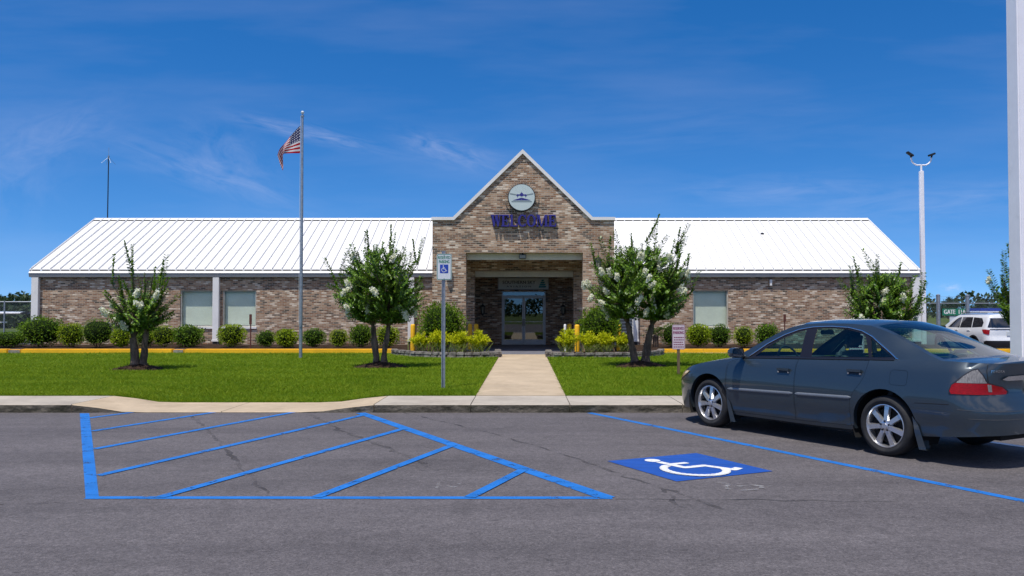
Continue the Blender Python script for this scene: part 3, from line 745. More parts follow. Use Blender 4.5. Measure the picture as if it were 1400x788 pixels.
# entrance doors
a, b, c, d = dh; f = MB(); y0, y1 = YD+.02, YD+.12
f.box(a+.002,a+.055,y0,y1,c,d-.002); f.box(b-.055,b-.002,y0,y1,c,d-.002); f.box(a+.055,b-.055,y0,y1,d-.05,d-.002)
ztr = at(700,405,YD)[1]; f.box(a+.055,b-.055,y0,y1,ztr-.03,ztr+.03)
fr = f.build('door_frame', M['aluminium'], bld, bevel=.004)
f = MB(); f.add([(a+.05,YD+.07,ztr+.02),(b-.05,YD+.07,ztr+.02),(b-.05,YD+.07,d-.04),(a+.05,YD+.07,d-.04)], [(0,1,2,3)]); f.build('transom_pane', M['door_glass'], fr, org=BX)
mid = (a+b)/2
for (p, q, hs) in ((a+.06, mid-.006, 1), (mid+.006, b-.06, -1)):
    f = MB(); y0, y1 = YD+.04, YD+.09; zt = ztr-.036; zb = c+.012; st = .062
    f.box(p,p+st,y0,y1,zb,zt); f.box(q-st,q,y0,y1,zb,zt); f.box(p+st,q-st,y0,y1,zt-.07,zt); f.box(p+st,q-st,y0,y1,zb,zb+.20)
    f.box(p+st,q-st,y0-.05,y0-.02,1.15,1.18)
    do = f.build('door', M['aluminium'], bld, bevel=.004)
    f = MB(); f.add([(p+st,YD+.065,zb+.19),(q-st,YD+.065,zb+.19),(q-st,YD+.065,zt-.06),(p+st,YD+.065,zt-.06)], [(0,1,2,3)]); f.build('pane', M['door_glass'], do, org=BX)
    hx = q-.03 if hs > 0 else p+.03
    f = MB(); f.tube([(hx,y0-.005,.98),(hx,y0-.06,.98),(hx,y0-.06,1.28),(hx,y0-.005,1.28)], .011, 8); f.build('handle', M['chrome'], do, org=BX)
# lobby behind the glass
f = MB(); f.add([(-2.5,42,0),(2.5,42,0),(2.5,42,3.2),(-2.5,42,3.2),(-2.5,37.26,0),(2.5,37.26,0),(2.5,37.26,3.2),(-2.5,37.26,3.2)], [(0,1,2,3),(0,3,7,4),(1,5,6,2),(3,2,6,7)], 0)
f.add([(-2.5,42,.14),(2.5,42,.14),(2.5,37.1,.14),(-2.5,37.1,.14)], [(0,1,2,3)], 1)
f.box(-.95,-.55,38.0,38.5,.145,.85,2); f.box(-.35,.0,39.2,39.6,.145,.75,2); f.box(.35,.95,40,40.4,.145,1.1,1)
f.build('lobby', [M['interior_dark'], M['floor_slate'], M['interior_pale']], bld)
def mount(o): return o

# ------------------------------------------------------------------ signs on the building
def wfn(X, Z, Y): return lambda u, v, l=0: (X+u, Y-l, Z+v)
t = thing('name_sign', 'long grey sign board with dark lettering and teal sail above the entrance doors', 'sign', (at(715,388,36.5)[0], 36.5, at(715,396,36.5)[1]))
sx0, sx1, sz0, sz1 = at(681,0,36.5)[0], at(750,0,36.5)[0], at(700,396.3,36.5)[1], at(700,380,36.5)[1]
mb = MB(); mb.box(sx0,sx1,36.5,36.62,sz0,sz1); mb.build('board', M['board_grey'], t, bevel=.01)
mb = MB()
for q in ((sx0,sx1,sz1-.028,sz1),(sx0,sx1,sz0,sz0+.028),(sx0,sx0+.028,sz0+.028,sz1-.028),(sx1-.028,sx1,sz0+.028,sz1-.028)): mb.box(q[0],q[1],36.485,36.499,q[2],q[3])
for xh in (sx0+.3, sx1-.3): mb.box(xh-.015,xh+.015,36.55,36.57,sz1,z2)
mb.build('frame', M['trim_grey'], t)
mb = MB(); cz = (sz0+sz1)/2
add_text(mb, 'SOUTHERN SKY', .19, wfn(at(709.5,0,36.5)[0], cz+.055, 36.494), width=1.42, bold=.004)
add_text(mb, 'AVIATION', .10, wfn(at(709.5,0,36.5)[0], cz-.125, 36.494), spacing=1.6, width=1.06, bold=.004)
mb.build('lettering', M['board_ink'], t)
mb = MB(); lx = at(741.5,0,36.5)[0]
for k in range(4):
    z0 = cz-.17+.09*k; k0, k1 = .09*k, .09*k+.075; w = lambda h: -.17+.15*(h/.36)**1.3
    mb.add([(lx+w(k0),36.493,z0),(lx+.13-.03*k,36.493,z0),(lx+.15-.03*k+.02,36.493,z0+.075),(lx+w(k1),36.493,z0+.075)], [(0,1,2,3)])
mb.build('sail_emblem', M['teal'], t)

t = thing('emblem_sign', 'round pale sign with a navy aircraft and runway emblem high on the gable', 'sign', (ex, 29.99, ez))
mb = MB(); n = 48
circ = lambda r: [(ex+r*math.cos(2*PI*k/n), ez+r*math.sin(2*PI*k/n)) for k in range(n)]
mb.prism(circ(er), lambda p, d: (p[0], d, p[1]), 29.83, 29.99); mb.build('rim', M['emblem_rim'], t, smooth=.7)
mb = MB(); mb.prism(circ(er-.022), lambda p, d: (p[0], d, p[1]), 29.82, 29.829); mb.build('face', M['emblem_face'], t)
ef = lambda u, v, y=29.846: (ex+u*er, y-.03, ez+v*er)
def epoly(mb, pts, y, m=0): mb.add([ef(*p, y) for p in pts], [tuple(range(len(pts)))], m)
mb = MB()
epoly(mb, [(-.68,-.22),(0,-.02),(.68,-.22)], 29.846); 
epoly(mb, [(.13*math.cos(2*PI*k/16), .20+.13*math.sin(2*PI*k/16)) for k in range(16)], 29.845)
for s in (-1,1): epoly(mb, [(s*.30+.075*math.cos(2*PI*k/12), .15+.085*math.sin(2*PI*k/12)) for k in range(12)], 29.8455)
epoly(mb, [(-.40,.13),(.40,.13),(.36,.22),(-.36,.22)], 29.8452); epoly(mb, [(-.02,.28),(.02,.28),(.02,.40),(-.02,.40)], 29.8449)
for s in (-1,1): epoly(mb, [(s*.30-.012,-.02),(s*.30+.012,-.02),(s*.30+.012,.1),(s*.30-.012,.1)], 29.8447)
mb.build('aircraft_emblem', M['navy'], t)
mb = MB(); mb.keep = True
for s in (-1,1): epoly(mb, [(s*.34,.15),(s*.86,.24),(s*.86,.31),(s*.34,.22)][::s], 29.8442)
epoly(mb, [(-.74,-.33),(.74,-.33),(.74,-.27),(-.74,-.27)], 29.8440); epoly(mb, [(-.012,-.2),(.012,-.2),(.004,-.04),(-.004,-.04)], 29.8439)
mb.build('emblem_lines', M['emblem_grey'], t)

# WELCOME in bold slab-serif letters, each stroke a solid prism
t = thing('welcome_sign', 'navy raised serif letters spelling WELCOME below the round emblem', 'sign', (at(715,302,30)[0], 29.99, at(715,310,30)[1]))
mb = MB(); lx0, lx1 = at(671.5,0,29.9)[0], at(760,0,29.9)[0]; lz0, lz1 = at(700,310,29.9)[1], at(700,294,29.9)[1]; LH = lz1-lz0
dep = [29.845]
def pr(pts, ox):
    dep[0] += .0004
    mb.prism([(ox+p[0]*LH, lz0+p[1]*LH) for p in pts], lambda p, d: (p[0], d, p[1]), dep[0], 29.99)
def rect(x0, x1, y0, y1, ox): pr([(x0,y0),(x1,y0),(x1,y1),(x0,y1)], ox)
def para(xb0, xb1, xt0, xt1, ox, y0=0, y1=1): pr([(xb0,y0),(xb1,y0),(xt1,y1),(xt0,y1)], ox)
def gl_E(ox, bars=3):
    rect(.08,.28,0,1,ox); rect(0,.28,0,.09,ox); rect(0,.28,.91,1,ox); rect(.26,.72,0,.10,ox); rect(.64,.74,0,.26,ox)
    if bars == 3:
        rect(.26,.68,.90,1,ox); rect(.60,.70,.74,1,ox); rect(.26,.52,.46,.55,ox); rect(.47,.55,.36,.65,ox)
def gl_W(ox):
    para(.24,.36,.05,.27,ox); para(.26,.36,.46,.52,ox); para(.62,.74,.42,.64,ox); para(.64,.74,.84,.91,ox)
    rect(-.03,.35,.92,1,ox); rect(.76,1.0,.92,1,ox); rect(.38,.70,.92,1,ox)
def gl_M(ox):
    rect(.06,.14,0,1,ox); rect(.80,1.0,0,1,ox); para(.40,.52,.08,.30,ox); para(.42,.52,.78,.86,ox); rect(-.03,.24,0,.08,ox); rect(.70,1.08,0,.08,ox); rect(-.02,.26,.92,1,ox); rect(.80,1.08,.92,1,ox)
def gl_O(ox, a0=0, a1=360):
    n = 36 if a1-a0 == 360 else 26
    for k in range(n):
        q = []
        for j in (k, k+1):
            th = R(a0+(a1-a0)*j/n); q.append(((.42+.44*math.cos(th), .5+.52*math.sin(th)), (.42+.22*math.cos(th), .5+.42*math.sin(th))))
        pr([q[0][1], q[0][0], q[1][0], q[1][1]], ox)
def gl_C(ox): gl_O(ox, 42, 318); rect(.66,.75,.64,.99,ox); rect(.70,.75,.02,.28,ox)
adv = [('W',1.0),('E',.80),('L',.78),('C',.84),('O',.92),('M',1.13),('E',.74)]; tot = sum(a for _, a in adv); k = (lx1-lx0)/(tot*LH); x = lx0
LHk = LH
_pr = pr
def pr(pts, ox): 
    dep[0] += .0002
    mb.prism([(ox+p[0]*LH*k, lz0+p[1]*LH) for p in pts], lambda p, d: (p[0], d, p[1]), dep[0], 29.99)
for ch, a in adv:
    {'W': gl_W, 'E': gl_E, 'L': lambda o: gl_E(o, 1), 'C': gl_C, 'O': gl_O, 'M': gl_M}[ch](x); x += a*LH*k
mb.build('raised_letters', M['navy'], t)

# ------------------------------------------------------------------ wall lanterns
def lantern(X, Y, ztop, label, s=1.0):
    t = thing('wall_lantern', label, 'lantern', (X, Y, ztop-.3), 0, 'black wall lanterns of the entrance')
    mb = MB(); yc = Y-.17*s; z = ztop
    mb.lathe([(.004,0),(.012,-.05*s),(.01,-.12*s),(.03,-.14*s),(.02,-.17*s),(.06*s,-.20*s),(.125*s,-.25*s),(.125*s,-.27*s)][::-1], X, yc, z, 6)
    for k in range(6):
        th = 2*PI*k/6; mb.tube([(X+.105*s*math.cos(th),yc+.105*s*math.sin(th),z-.27*s),(X+.07*s*math.cos(th),yc+.07*s*math.sin(th),z-.56*s)], .009, 5)
    mb.lathe([(.01,-.66*s),(.03*s,-.62*s),(.075*s,-.58*s),(.075*s,-.555*s)], X, yc, z, 6)
    mb.build('cage', M['black_metal'], t)
    g = MB(); g.lathe([(.062*s,-.556*s),(.098*s,-.271*s)], X, yc, z, 6); g.build('glass', M['frost_glass'], t)
    b = MB(); b.box(X-.05,X+.05,Y-.02,Y-.002,z-.55*s,z-.25*s); b.tube([(X,Y-.01,z-.35*s),(X,Y-.07*s,z-.60*s),(X,yc,z-.62*s)], .012, 6); b.build('bracket', M['black_metal'], t)
lantern(px(817.5), 30.0, at(700,344,29.9)[1], 'black lantern on the brick pier right of the porch opening', 1.1)
lantern(px(610.5), 30.0, at(700,344,29.9)[1], 'black lantern on the brick pier behind the tall parking sign', 1.1)
lantern(at(661,0,YD)[0], YD, at(700,411.5,36.8)[1], 'black lantern on the shaded wall left of the glass doors')
lantern(at(769,0,YD)[0], YD, at(700,411.5,36.8)[1], 'black lantern on the shaded wall right of the glass doors')
t = thing('flood_light', 'small black floodlight under the porch ceiling at the opening', 'light', (at(714.5,0,30.3)[0], 30.3, zo-.004))
mb = MB(); X, Y, Z = t.location; mb.box(X-.13,X+.13,Y-.09,Y+.06,Z-.20,Z-.05); mb.build('housing', M['black_metal'], t, bevel=.015)
mb = MB(); mb.box(X-.03,X+.03,Y-.03,Y+.03,Z-.05,Z); mb.build('bracket', M['black_metal'], t)
mb = MB(); mb.box(X-.11,X+.11,Y-.098,Y-.091,Z-.18,Z-.07); mb.build('lens', M['frost_glass'], t)
# small fittings on the long wall
t = thing('wall_light', 'slim white light fitting on the brick wall under the right eave', 'light', (at(1050,0,YW)[0], YW, at(700,391,YW)[1]))
X, Y, Z = t.location; mb = MB(); mb.box(X-.05,X+.05,Y-.09,Y-.03,Z,Z+.27); mb.build('housing', M['trim_white'], t, bevel=.012)
mb = MB(); mb.box(X-.035,X+.035,Y-.029,Y-.002,Z+.05,Z+.22); mb.build('backplate', M['trim_grey'], t)
t = thing('pipe_fitting', 'pair of round pipe ends on the brick wall behind the leftmost tree', 'pipe', (at(160,0,YW)[0], YW, at(700,444,YW)[1]))
X, Y, Z = t.location
for dx in (-.12,.12):
    mb = MB(); mb.tube([(X+dx,Y-.002,Z),(X+dx,Y-.12,Z)], [.095,.095], 16); mb.build('pipe', M['trim_grey'], t)
    mb = MB(); mb.tube([(X+dx,Y-.121,Z),(X+dx,Y-.14,Z)], [.07,.06], 16); mb.build('cap', M['black_metal'], t)
t = thing('louvered_cabinet', 'white louvered cabinet against the wall right of the entrance', 'cabinet', (at(851,0,35.6)[0], 35.6, .2))
X, Y, Z = t.location; mb = MB(); mb.box(X-.42,X+.42,Y+.03,Y+.5,Z,Z+1.6); mb.build('housing', M['trim_white'], t, bevel=.01)
mb = MB()
for k in range(11): mb.add([(X-.37,Y+.02,Z+.12+.13*k),(X+.37,Y+.02,Z+.12+.13*k),(X+.37,Y-.025,Z+.21+.13*k),(X-.37,Y-.025,Z+.21+.13*k)], [(0,1,2,3)])
mb.build('louvers', M['sign_white'], t)
mb = MB(); mb.box(X-.37,X+.37,Y+.024,Y+.028,Z+.1,Z+1.55); mb.build('grille_recess', M['dark_gap'], t)
# ================================================================== PLANTS
def unit(a): return a/np.maximum(np.linalg.norm(a, axis=-1, keepdims=True), 1e-9)
def leaves(P, D, N, L, W, fold=.12, droop=.1):
    """one folded quad per leaf"""
    D = unit(D); S = unit(np.cross(D, N)); Nn = np.cross(S, D); L = np.asarray(L)[:,None]*np.ones((len(P),1)); W = np.asarray(W)[:,None]*np.ones((len(P),1))
    V = np.empty((len(P),4,3)); V[:,0] = P; V[:,1] = P + D*L*.5 + S*W*.5 + Nn*W*fold; V[:,2] = P + D*L - Nn*L*droop; V[:,3] = P + D*L*.5 - S*W*.5 + Nn*W*fold
    return V.reshape(-1,3), np.arange(4*len(P)).reshape(-1,4)
def bez(a, b, c, n):
    t = np.linspace(0,1,n)[:,None]; return (1-t)**2*a + 2*t*(1-t)*b + t*t*c
def crape_myrtle(label, base, H, W, crown0, seed, stems, nshoot=150, spikes=9, nblossom=10, lean=0., dens=1.0, top_k=.88, leafscale=1.0, spread_low=.9, limbs=6):
    g = np.random.default_rng(seed); X, Y = base; z0 = zlawn(X, Y)
    t = thing('crape_myrtle', label, 'tree', (X, Y, z0), 0, 'flowering trees on the front lawn')
    b0 = np.array([X, Y, z0]); tr = MB(); Rr = W/2; LP, LD, LN, LL = [], [], [], []; shoots = []
    tops = []
    for (dx, dy, tx, ty, zf, r) in stems:
        a = b0 + [dx, dy, -.05]; c = b0 + [tx, ty, zf]; m_ = (a+c)/2 + [(dx-tx)*-.12+.03*g.normal(), .03*g.normal(), .06]
        pts = bez(a, m_, c, 9) + g.normal(0, .008, (9,3)); rad = [r*(1.28 if i == 0 else 1.08 if i == 1 else 1-.05*i)*(1+.07*g.normal()) for i in range(9)]
        tr.tube(pts, rad, 11); tops.append((c, rad[-1], math.atan2(ty, tx)))
    env = lambda az, el: np.array([Rr*math.cos(el)*math.cos(az)+lean*math.sin(el), Rr*.9*math.cos(el)*math.sin(az), crown0 + (H-.35-crown0)*(.12+.88*max(0,math.sin(el)))])
    for (c, r, a0) in tops:
        for i in range(limbs):
            az = a0 + g.normal()*1.0 if len(tops) > 1 else g.random()*2*PI
            el = R(8+76*((i+.5)/limbs)) ; e = b0 + env(az, el)*np.array([spread_low if el < .5 else 1,1,1])
            m_ = c + (e-c)*.45 + np.array([0,0,.16*np.linalg.norm(e-c)]) + g.normal(0,.04,3)
            n = 12; pts = bez(c, m_, e, n) + g.normal(0,.010,(n,3))*np.linspace(0,1,n)[:,None]
            tr.tube(pts, np.linspace(r*.62, .007, n), 6); shoots.append((pts, True))
    limbs_pts = [s for s in shoots]
    per = max(1, int(nshoot*2.3/len(limbs_pts)))
    allsh = []
    LPTS = np.concatenate([p[2:] for p, _ in limbs_pts]); Ht = H*top_k
    prof = lambda s_: Rr*.94*(.60+.40*math.sin(PI/2*min(1, s_/.36)) if s_ < .36 else 1-.62*((s_-.36)/.64)**2.0)
    for k in range(int(nshoot*3.2)):      # shoots reach from the nearest limb into every part of the crown
        s_ = g.random()**1.15; a = g.random()*2*PI; r_ = prof(s_)*g.random()**.5
        q = b0 + np.array([r_*math.cos(a), r_*math.sin(a)*.9, crown0-.16+(Ht-crown0+.1)*s_]); q[0] += lean*s_
        src = b0*[1,1,0] + (q-b0*[1,1,0])*[.62,.62,1] - [0,0,.20]
        p = LPTS[np.argmin(((LPTS-src)**2).sum(1) + 3*np.maximum(0, LPTS[:,2]-q[2]+.05)**2)]
        v = q-p; L = float(np.linalg.norm(v))
        if L > 1.0 or L < .10: continue
        allsh.append((p, v/L, L, .040))
    for k in range(int(spikes*2.4)):         # leafy bottle-brush shoots standing out of the outline all round
        s_ = g.random()*.92; a = 2*PI*(k*.618+.1*g.normal()); r_ = prof(s_)*.80
        q = b0 + np.array([r_*math.cos(a), r_*math.sin(a)*.9, crown0+(Ht-crown0)*s_])
        v = unit(np.array([math.cos(a)*(1.15-s_), math.sin(a)*(1.15-s_), .25+1.5*s_]) + g.normal(0,.13,3)); p = LPTS[np.argmin(((LPTS-(q-v*.25))**2).sum(1))]
        e = q + v*(.30+.28*g.random()); w_ = e-p; L = float(np.linalg.norm(w_))
        if L < 1.25: allsh.append((p, w_/L, L, .029))
    for k in range(spikes):           # tall straight whips above the crown
        pts = limbs_pts[g.integers(len(limbs_pts))][0]; p = pts[-1]
        v = unit(unit((p-b0)*[1,1,0])*(.12+.25*g.random()) + np.array([0,0,1.0]) + g.normal(0,.12,3))
        allsh.append((p, v, .5+.35*g.random(), .031))
    for pts, _ in limbs_pts: allsh.append((pts[7], unit(pts[11]-pts[7]), float(np.linalg.norm(pts[11]-pts[7])), .038)); allsh.append((pts[4], unit(pts[7]-pts[4]), float(np.linalg.norm(pts[7]-pts[4])), .045))
    tips = []
    for (p, v, L, sp) in allsh:
        end = p + v*L + np.array([0,0,.10*L*(1-abs(v[2]))]) ; mid = p + v*L*.5 + np.array([0,0,-.05*L*(1-abs(v[2]))]) + g.normal(0,.02,3)
        tr.tube([p, mid, end], [.006,.0045,.002], 3, cap=False)
        n = max(4, int(L/sp*dens)); s = np.linspace(.06,1,n)
        q = bez(p, mid, end, n); ax = unit(np.cross(v, g.normal(0,1,3))); bx = np.cross(v, ax)
        for sgn in (1,-1):
            ph = s*1.1 + g.random()*.4
            side = ax*np.cos(ph)[:,None] + bx*np.sin(ph)[:,None]
            D = side*sgn + v*.55 + g.normal(0,.20,(n,3)); LP.append(q); LD.append(D); LN.append(np.tile(v,(n,1))*.5 + [0,0,.8] + g.normal(0,.25,(n,3))); LL.append(((.080 if sp > .035 else .104)+.034*g.random(n))*(1-.30*s)*leafscale)
        tips.append(end)
    tr.build('trunk', M['bark'], t, smooth=1.2)
    P, D, N, L = np.concatenate(LP), np.concatenate(LD), np.concatenate(LN), np.concatenate(LL)
    V, Fq = leaves(P, D, N, L, L*.60); np_obj('crown', V, Fq, M['myrtle'], t)
    tips = np.array(tips); order = g.permutation(len(tips)); VV, FF, o = [], [], 0
    sc = tips[order][:, 2] - z0
    cand = [i for i in order if crown0-.1 < tips[i][2]-z0 < H*.80 and (tips[i][1]-Y) < .05*Rr and np.hypot(tips[i][0]-X, tips[i][1]-Y) > .35*Rr][:nblossom]
    for i in cand:
        n = 170; r = .070+.035*g.random(); c = tips[i] + unit((tips[i]-b0)*[1,1,.2])*.05; d = unit(np.array([g.normal()*.4, -.3, .6+.4*g.random()]))
        u = g.random(n)[:,None]*1.6-.6; q = c + d*u*r*1.3 + unit(g.normal(0,1,(n,3)))*r*.8*(1-.45*np.abs(u))*g.random((n,1))**.4
        V, Fq = leaves(q, g.normal(0,1,(n,3)), g.normal(0,1,(n,3)), .034+.02*g.random(n), .032+.018*g.random(n), .3, .1); VV.append(V); FF.append(Fq+o); o += len(V)
    if VV: np_obj('blossoms', np.concatenate(VV), np.concatenate(FF), M['blossom'], t)
    return t
def mound(label, X, Y, r):
    g = np.random.default_rng(int(X*100) % 997+9); mb = MB(); z0 = zlawn(X, Y); P = []
    for i in range(9):
        f = i/8; row = []
        for k in range(31):
            a = 2*PI*k/30; rr = r*f*(1+.14*math.sin(3*a+X)+.08*math.sin(7*a)); row.append((X+rr*math.cos(a), Y+rr*math.sin(a), z0+.16*(1-f)**.8+.02*g.random()*(i < 8)-.012))
        row[-1] = row[0]; P.append(row)
    mb.grid(P); o = mb.build('mulch_mound', M['mulch'], smooth=1.5, weld=.0005)
    n = 420; a = g.random(n)*2*PI; rr = r*1.12*np.sqrt(g.random(n)); z = z0+.17*(1-np.minimum(rr/r,1))**.8
    V, Fq = leaves(np.c_[X+rr*np.cos(a), Y+rr*np.sin(a), z], np.c_[g.normal(0,1,(n,2)), g.normal(0,.35,n)], np.tile([0,0,1.],(n,1)), .05+.05*g.random(n), .02+.015*g.random(n), .05, .0)
    bm = bmesh.new(); bm.from_mesh(o.data); vs = [bm.verts.new(v) for v in V-np.array(o.location)]
    for q in Fq: bm.faces.new([vs[i] for i in q])
    bm.to_mesh(o.data); bm.free()
    structure(o)
TR = [((190,505),'t1'), ((520,503),'t2'), ((876,501),'t3'), ((1208,503),'t4'), ((1392,503),'t5')]
TP = []
for (bx, by), _ in TR: TP.append(gnd(bx, by, .15))
for (X, Y), r in zip(TP, (.62,.70,.72,.6,.6)): MOUNDS.append((X, Y, r)); mound('', X, Y, r)
def ph(dpx, Y): return dpx*Y/F
k = TP[0][1]/F
crape_myrtle('smallest flowering tree, thick double trunk, leftmost on the front lawn', TP[0], 152*k, 100*k, 62*k, 11,
    [(-.085,0,-.16,.02,44*k,.125), (.095,.03,.16,0,48*k,.10)], nshoot=80, top_k=.72, spikes=7, nblossom=9, limbs=9, spread_low=1.0, lean=-.05)
k = TP[1][1]/F
crape_myrtle('broad flowering tree with white clusters just left of the tall parking sign', TP[1], 187*k, 136*k, 68*k, 23,
    [(-.085,.02,-.20,.04,56*k,.098), (.075,.0,.20,-.03,54*k,.098)], nshoot=270, spikes=13, nblossom=16, limbs=12)
k = TP[2][1]/F
crape_myrtle('largest flowering tree full of white clusters, right of the entrance', TP[2], 188*k, 156*k, 72*k, 37,
    [(-.13,0,-.34,.02,60*k,.105), (.10,.04,.30,.05,56*k,.125)], nshoot=320, spikes=14, nblossom=34, limbs=13)
k = TP[3][1]/F
crape_myrtle('flowering tree standing behind the roof of the grey sedan', TP[3], 150*k, 112*k, 52*k, 41,
    [(-.1,0,-.25,.02,40*k,.08), (.1,.03,.25,.03,40*k,.08)], nshoot=190, spikes=8, nblossom=9, limbs=8)
k = TP[4][1]/F
crape_myrtle('flowering tree mostly hidden behind the tall white light pole', TP[4], 155*k, 60*k, 70*k, 53,
    [(-.08,0,-.1,.02,50*k,.07), (.08,.02,.1,.03,50*k,.07)], nshoot=60, spikes=6, nblossom=2, limbs=6)

def shrub(label, X, Y, z0, w, h, m, seed, group, n=1500, leaf=.045, name='shrub', stem=True, flat=.75, cat='shrub', up=.25, rough=.10):
    g = np.random.default_rng(seed); t = thing(name, label, cat, (X, Y, z0), 0, group)
    v = unit(g.normal(0,1,(n,3))); hb = h*(.10 if stem else .0); hc = (h+hb)/2; rz = (h-hb)/2
    e = 2.6; sup = (np.abs(v)**e).sum(1)**(-1/e)                       # boxier than a ball: clipped
    lump = 1+rough*np.sin(v[:,0]*5+seed)*np.sin(v[:,1]*4+seed*2)*np.sin(v[:,2]*5+1) + rough*.6*g.normal(0,1,n)*.6
    rr = (sup*flat + 1-flat)*lump*(1-.32*g.random(n)**2.5)
    P = np.c_[X+v[:,0]*rr*w/2, Y+v[:,1]*rr*w/2, z0+hc+v[:,2]*rr*rz]
    D = v + g.normal(0,.55,(n,3)) + [0,0,up]
    V, Fq = leaves(P, D, v+g.normal(0,.5,(n,3)), leaf*(.7+.6*g.random(n)), leaf*.55*(.7+.6*g.random(n)), .2, .15)
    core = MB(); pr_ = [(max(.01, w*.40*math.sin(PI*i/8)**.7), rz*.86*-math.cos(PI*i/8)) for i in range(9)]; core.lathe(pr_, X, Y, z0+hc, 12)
    o2 = len(V); V2 = np.array(core.v); f2 = []
    for f in core.f:
        for i in range(1, len(f)-1): f2.append((f[0], f[i], f[i+1], f[i+1]))
    f2 = [(a, b, c, c) for a, b, c, _ in f2]
    fol = np_obj('foliage', V, Fq, m, t)
    s = MB()
    if stem:
        for k in range(5):
            a = 2*PI*k/5+seed; s.tube([(X+.04*math.cos(a),Y+.04*math.sin(a),z0-.04),(X+w*.2*math.cos(a),Y+w*.2*math.sin(a),z0+h*.35)], [.016,.009], 5)
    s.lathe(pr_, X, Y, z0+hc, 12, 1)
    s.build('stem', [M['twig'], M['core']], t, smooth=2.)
    return t
SY = 33.0
hedgegrp = 'clipped shrubs along the brick wall'
SH = [(12,455,475.5,52,'hedge','low loose shrub at the left end of the bed beyond the brick wall'),
 (58,435,476,55,'hedge','widest dark clipped shrub in front of the left corner column'),
 (99,443,475.5,33,'hedge_lime','bright green shrub just right of the widest dark shrub'),
 (134.5,437,475.5,43,'hedge','tall dark shrub just left of the leftmost tree'),
 (167,450,475,24,'hedge_lime','small bright shrub peeping out left of the leftmost trunk'),
 (200,448,475,26,'hedge','small dark shrub peeping out right of the leftmost trunk'),
 (225,446,475,31,'hedge_lime','bright shrub left of the first window'),
 (257.5,446,475,39,'hedge','dark shrub under the left edge of the first window'),
 (318,444.5,475,36,'hedge_lime','bright domed shrub under the second window beside the white column'),
 (364,453,475,25,'hedge','small dark shrub just right of the second window'),
 (392.5,451.5,475,27,'hedge_lime','small bright shrub just left of the flagpole'),
 (430,450,475,30,'hedge','dark shrub just right of the flagpole'),
 (463.5,451.5,475,24,'hedge_lime','smallest bright shrub between the flagpole and the tree by the parking sign'),
 (494,446,475,29,'hedge','dark shrub left of the trunks of the tree by the parking sign'),
 (530,447,475,30,'hedge_lime','bright shrub right of the trunks of the tree by the parking sign'),
 (919,443.5,476,31,'hedge','dark shrub behind the small red-lettered sign'),
 (955.5,444.5,476,32,'hedge_lime','bright shrub under the right-hand wall window'),
 (984,445,476,28,'hedge','dark shrub at the right edge of the right-hand wall window'),
 (1016,447,476,26,'hedge_lime','bright shrub just left of the windscreen of the sedan'),
 (1048,444.5,476,29,'hedge','dark shrub partly hidden behind the roof of the sedan')]
for i, (cx, ty, by, w, m, lab) in enumerate(SH):
    X = at(cx,400,SY)[0]; z1 = at(700,ty,SY)[1]; ww = w*SY/F
    shrub(lab, X, SY, .19, ww, z1-.19, M[m], 100+i, hedgegrp, n=int(1500*(ww/.9)), leaf=.050+.012*((i*5) % 3), name='clipped_shrub', flat=(.82,.55,.7,.4,.75)[i*3 % 5], rough=(.08,.16,.12,.20)[i*7 % 4], up=(.2,.4,.3)[i % 3])
BYY = 29.2
for (cx, ty, w, seed, lab) in ((604,417,60,201,'tall loose green bush left of the porch opening'), (820,422,54,202,'tall rounded green bush right of the porch opening')):
    z1 = at(700,ty,BYY)[1]; shrub(lab, at(cx,400,BYY)[0], BYY, .24, w*BYY/F, z1-.24, M['bush_fresh'], seed, 'tall bushes of the porch beds', n=3200, leaf=.085, name='green_bush', flat=.25, up=.7, rough=.22, cat='bush')
# golden plants: arching shoots of bright leaves
def golden(label, X, Y, w, h, seed, nsh=46, strap=True):
    g = np.random.default_rng(seed); t = thing('golden_shrub', label, 'plant', (X, Y, .24), 0, 'golden shrubs of the porch beds'); b = np.array([X,Y,.24])
    P, D, N, L, Wd = [], [], [], [], []
    for k in range(nsh):
        a = g.random()*2*PI; rr = w/2*np.sqrt(g.random()); hh = h*(1-.35*(rr/(w/2))**2)*(.75+.3*g.random())
        e = b + [rr*math.cos(a), rr*math.sin(a), hh]; m_ = b + [rr*.45*math.cos(a), rr*.45*math.sin(a), hh*.75]
        n = 15; q = bez(b+g.normal(0,.04,3)*[1,1,0], m_, e, n)[4:]; n = len(q); d = unit(np.gradient(q, axis=0))
        for _ in range(3):
            P.append(q+g.normal(0,.015,(n,3))); D.append(d*.8+g.normal(0,.55,(n,3))+[0,0,.15]); N.append(g.normal(0,.5,(n,3))+[0,0,1]); L.append((.075+.05*g.random(n))); Wd.append(.026+.012*g.random(n))
    P, D, N, L, Wd = map(np.concatenate, (P, D, N, L, Wd)); V, Fq = leaves(P, D, N, L, Wd, .15, .22)
    np_obj('foliage', V, Fq, M['golden'], t)
    if strap:
        n = 34; a = g.random(n)*2*PI; dirs = np.c_[np.cos(a), np.sin(a)-.5, 1.2+.8*g.random(n)]; VV, FF = [], []
        p0 = b + np.c_[g.normal(0,w*.16,(n,2)), np.zeros(n)] + [0,-w*.25,0]
        for i in range(n):
            q = bez(p0[i], p0[i]+unit(dirs[i])*h*.5, p0[i]+unit(dirs[i])*h*.62+[dirs[i][0]*.10,dirs[i][1]*.10,-.02], 5); s = unit(np.cross(dirs[i],[0,0,1.]))*.012
            o = len(VV)*10; wv = np.array([1,1,.9,.6,.05])[:,None]; VV.append(np.concatenate([q-s*wv, q+s*wv])); FF += [(o+j,o+j+1,o+5+j+1,o+5+j) for j in range(4)]
        np_obj('strap_leaves', np.concatenate(VV), np.array(FF), M['strap_leaf'], t)
    return t
GY = 27.9
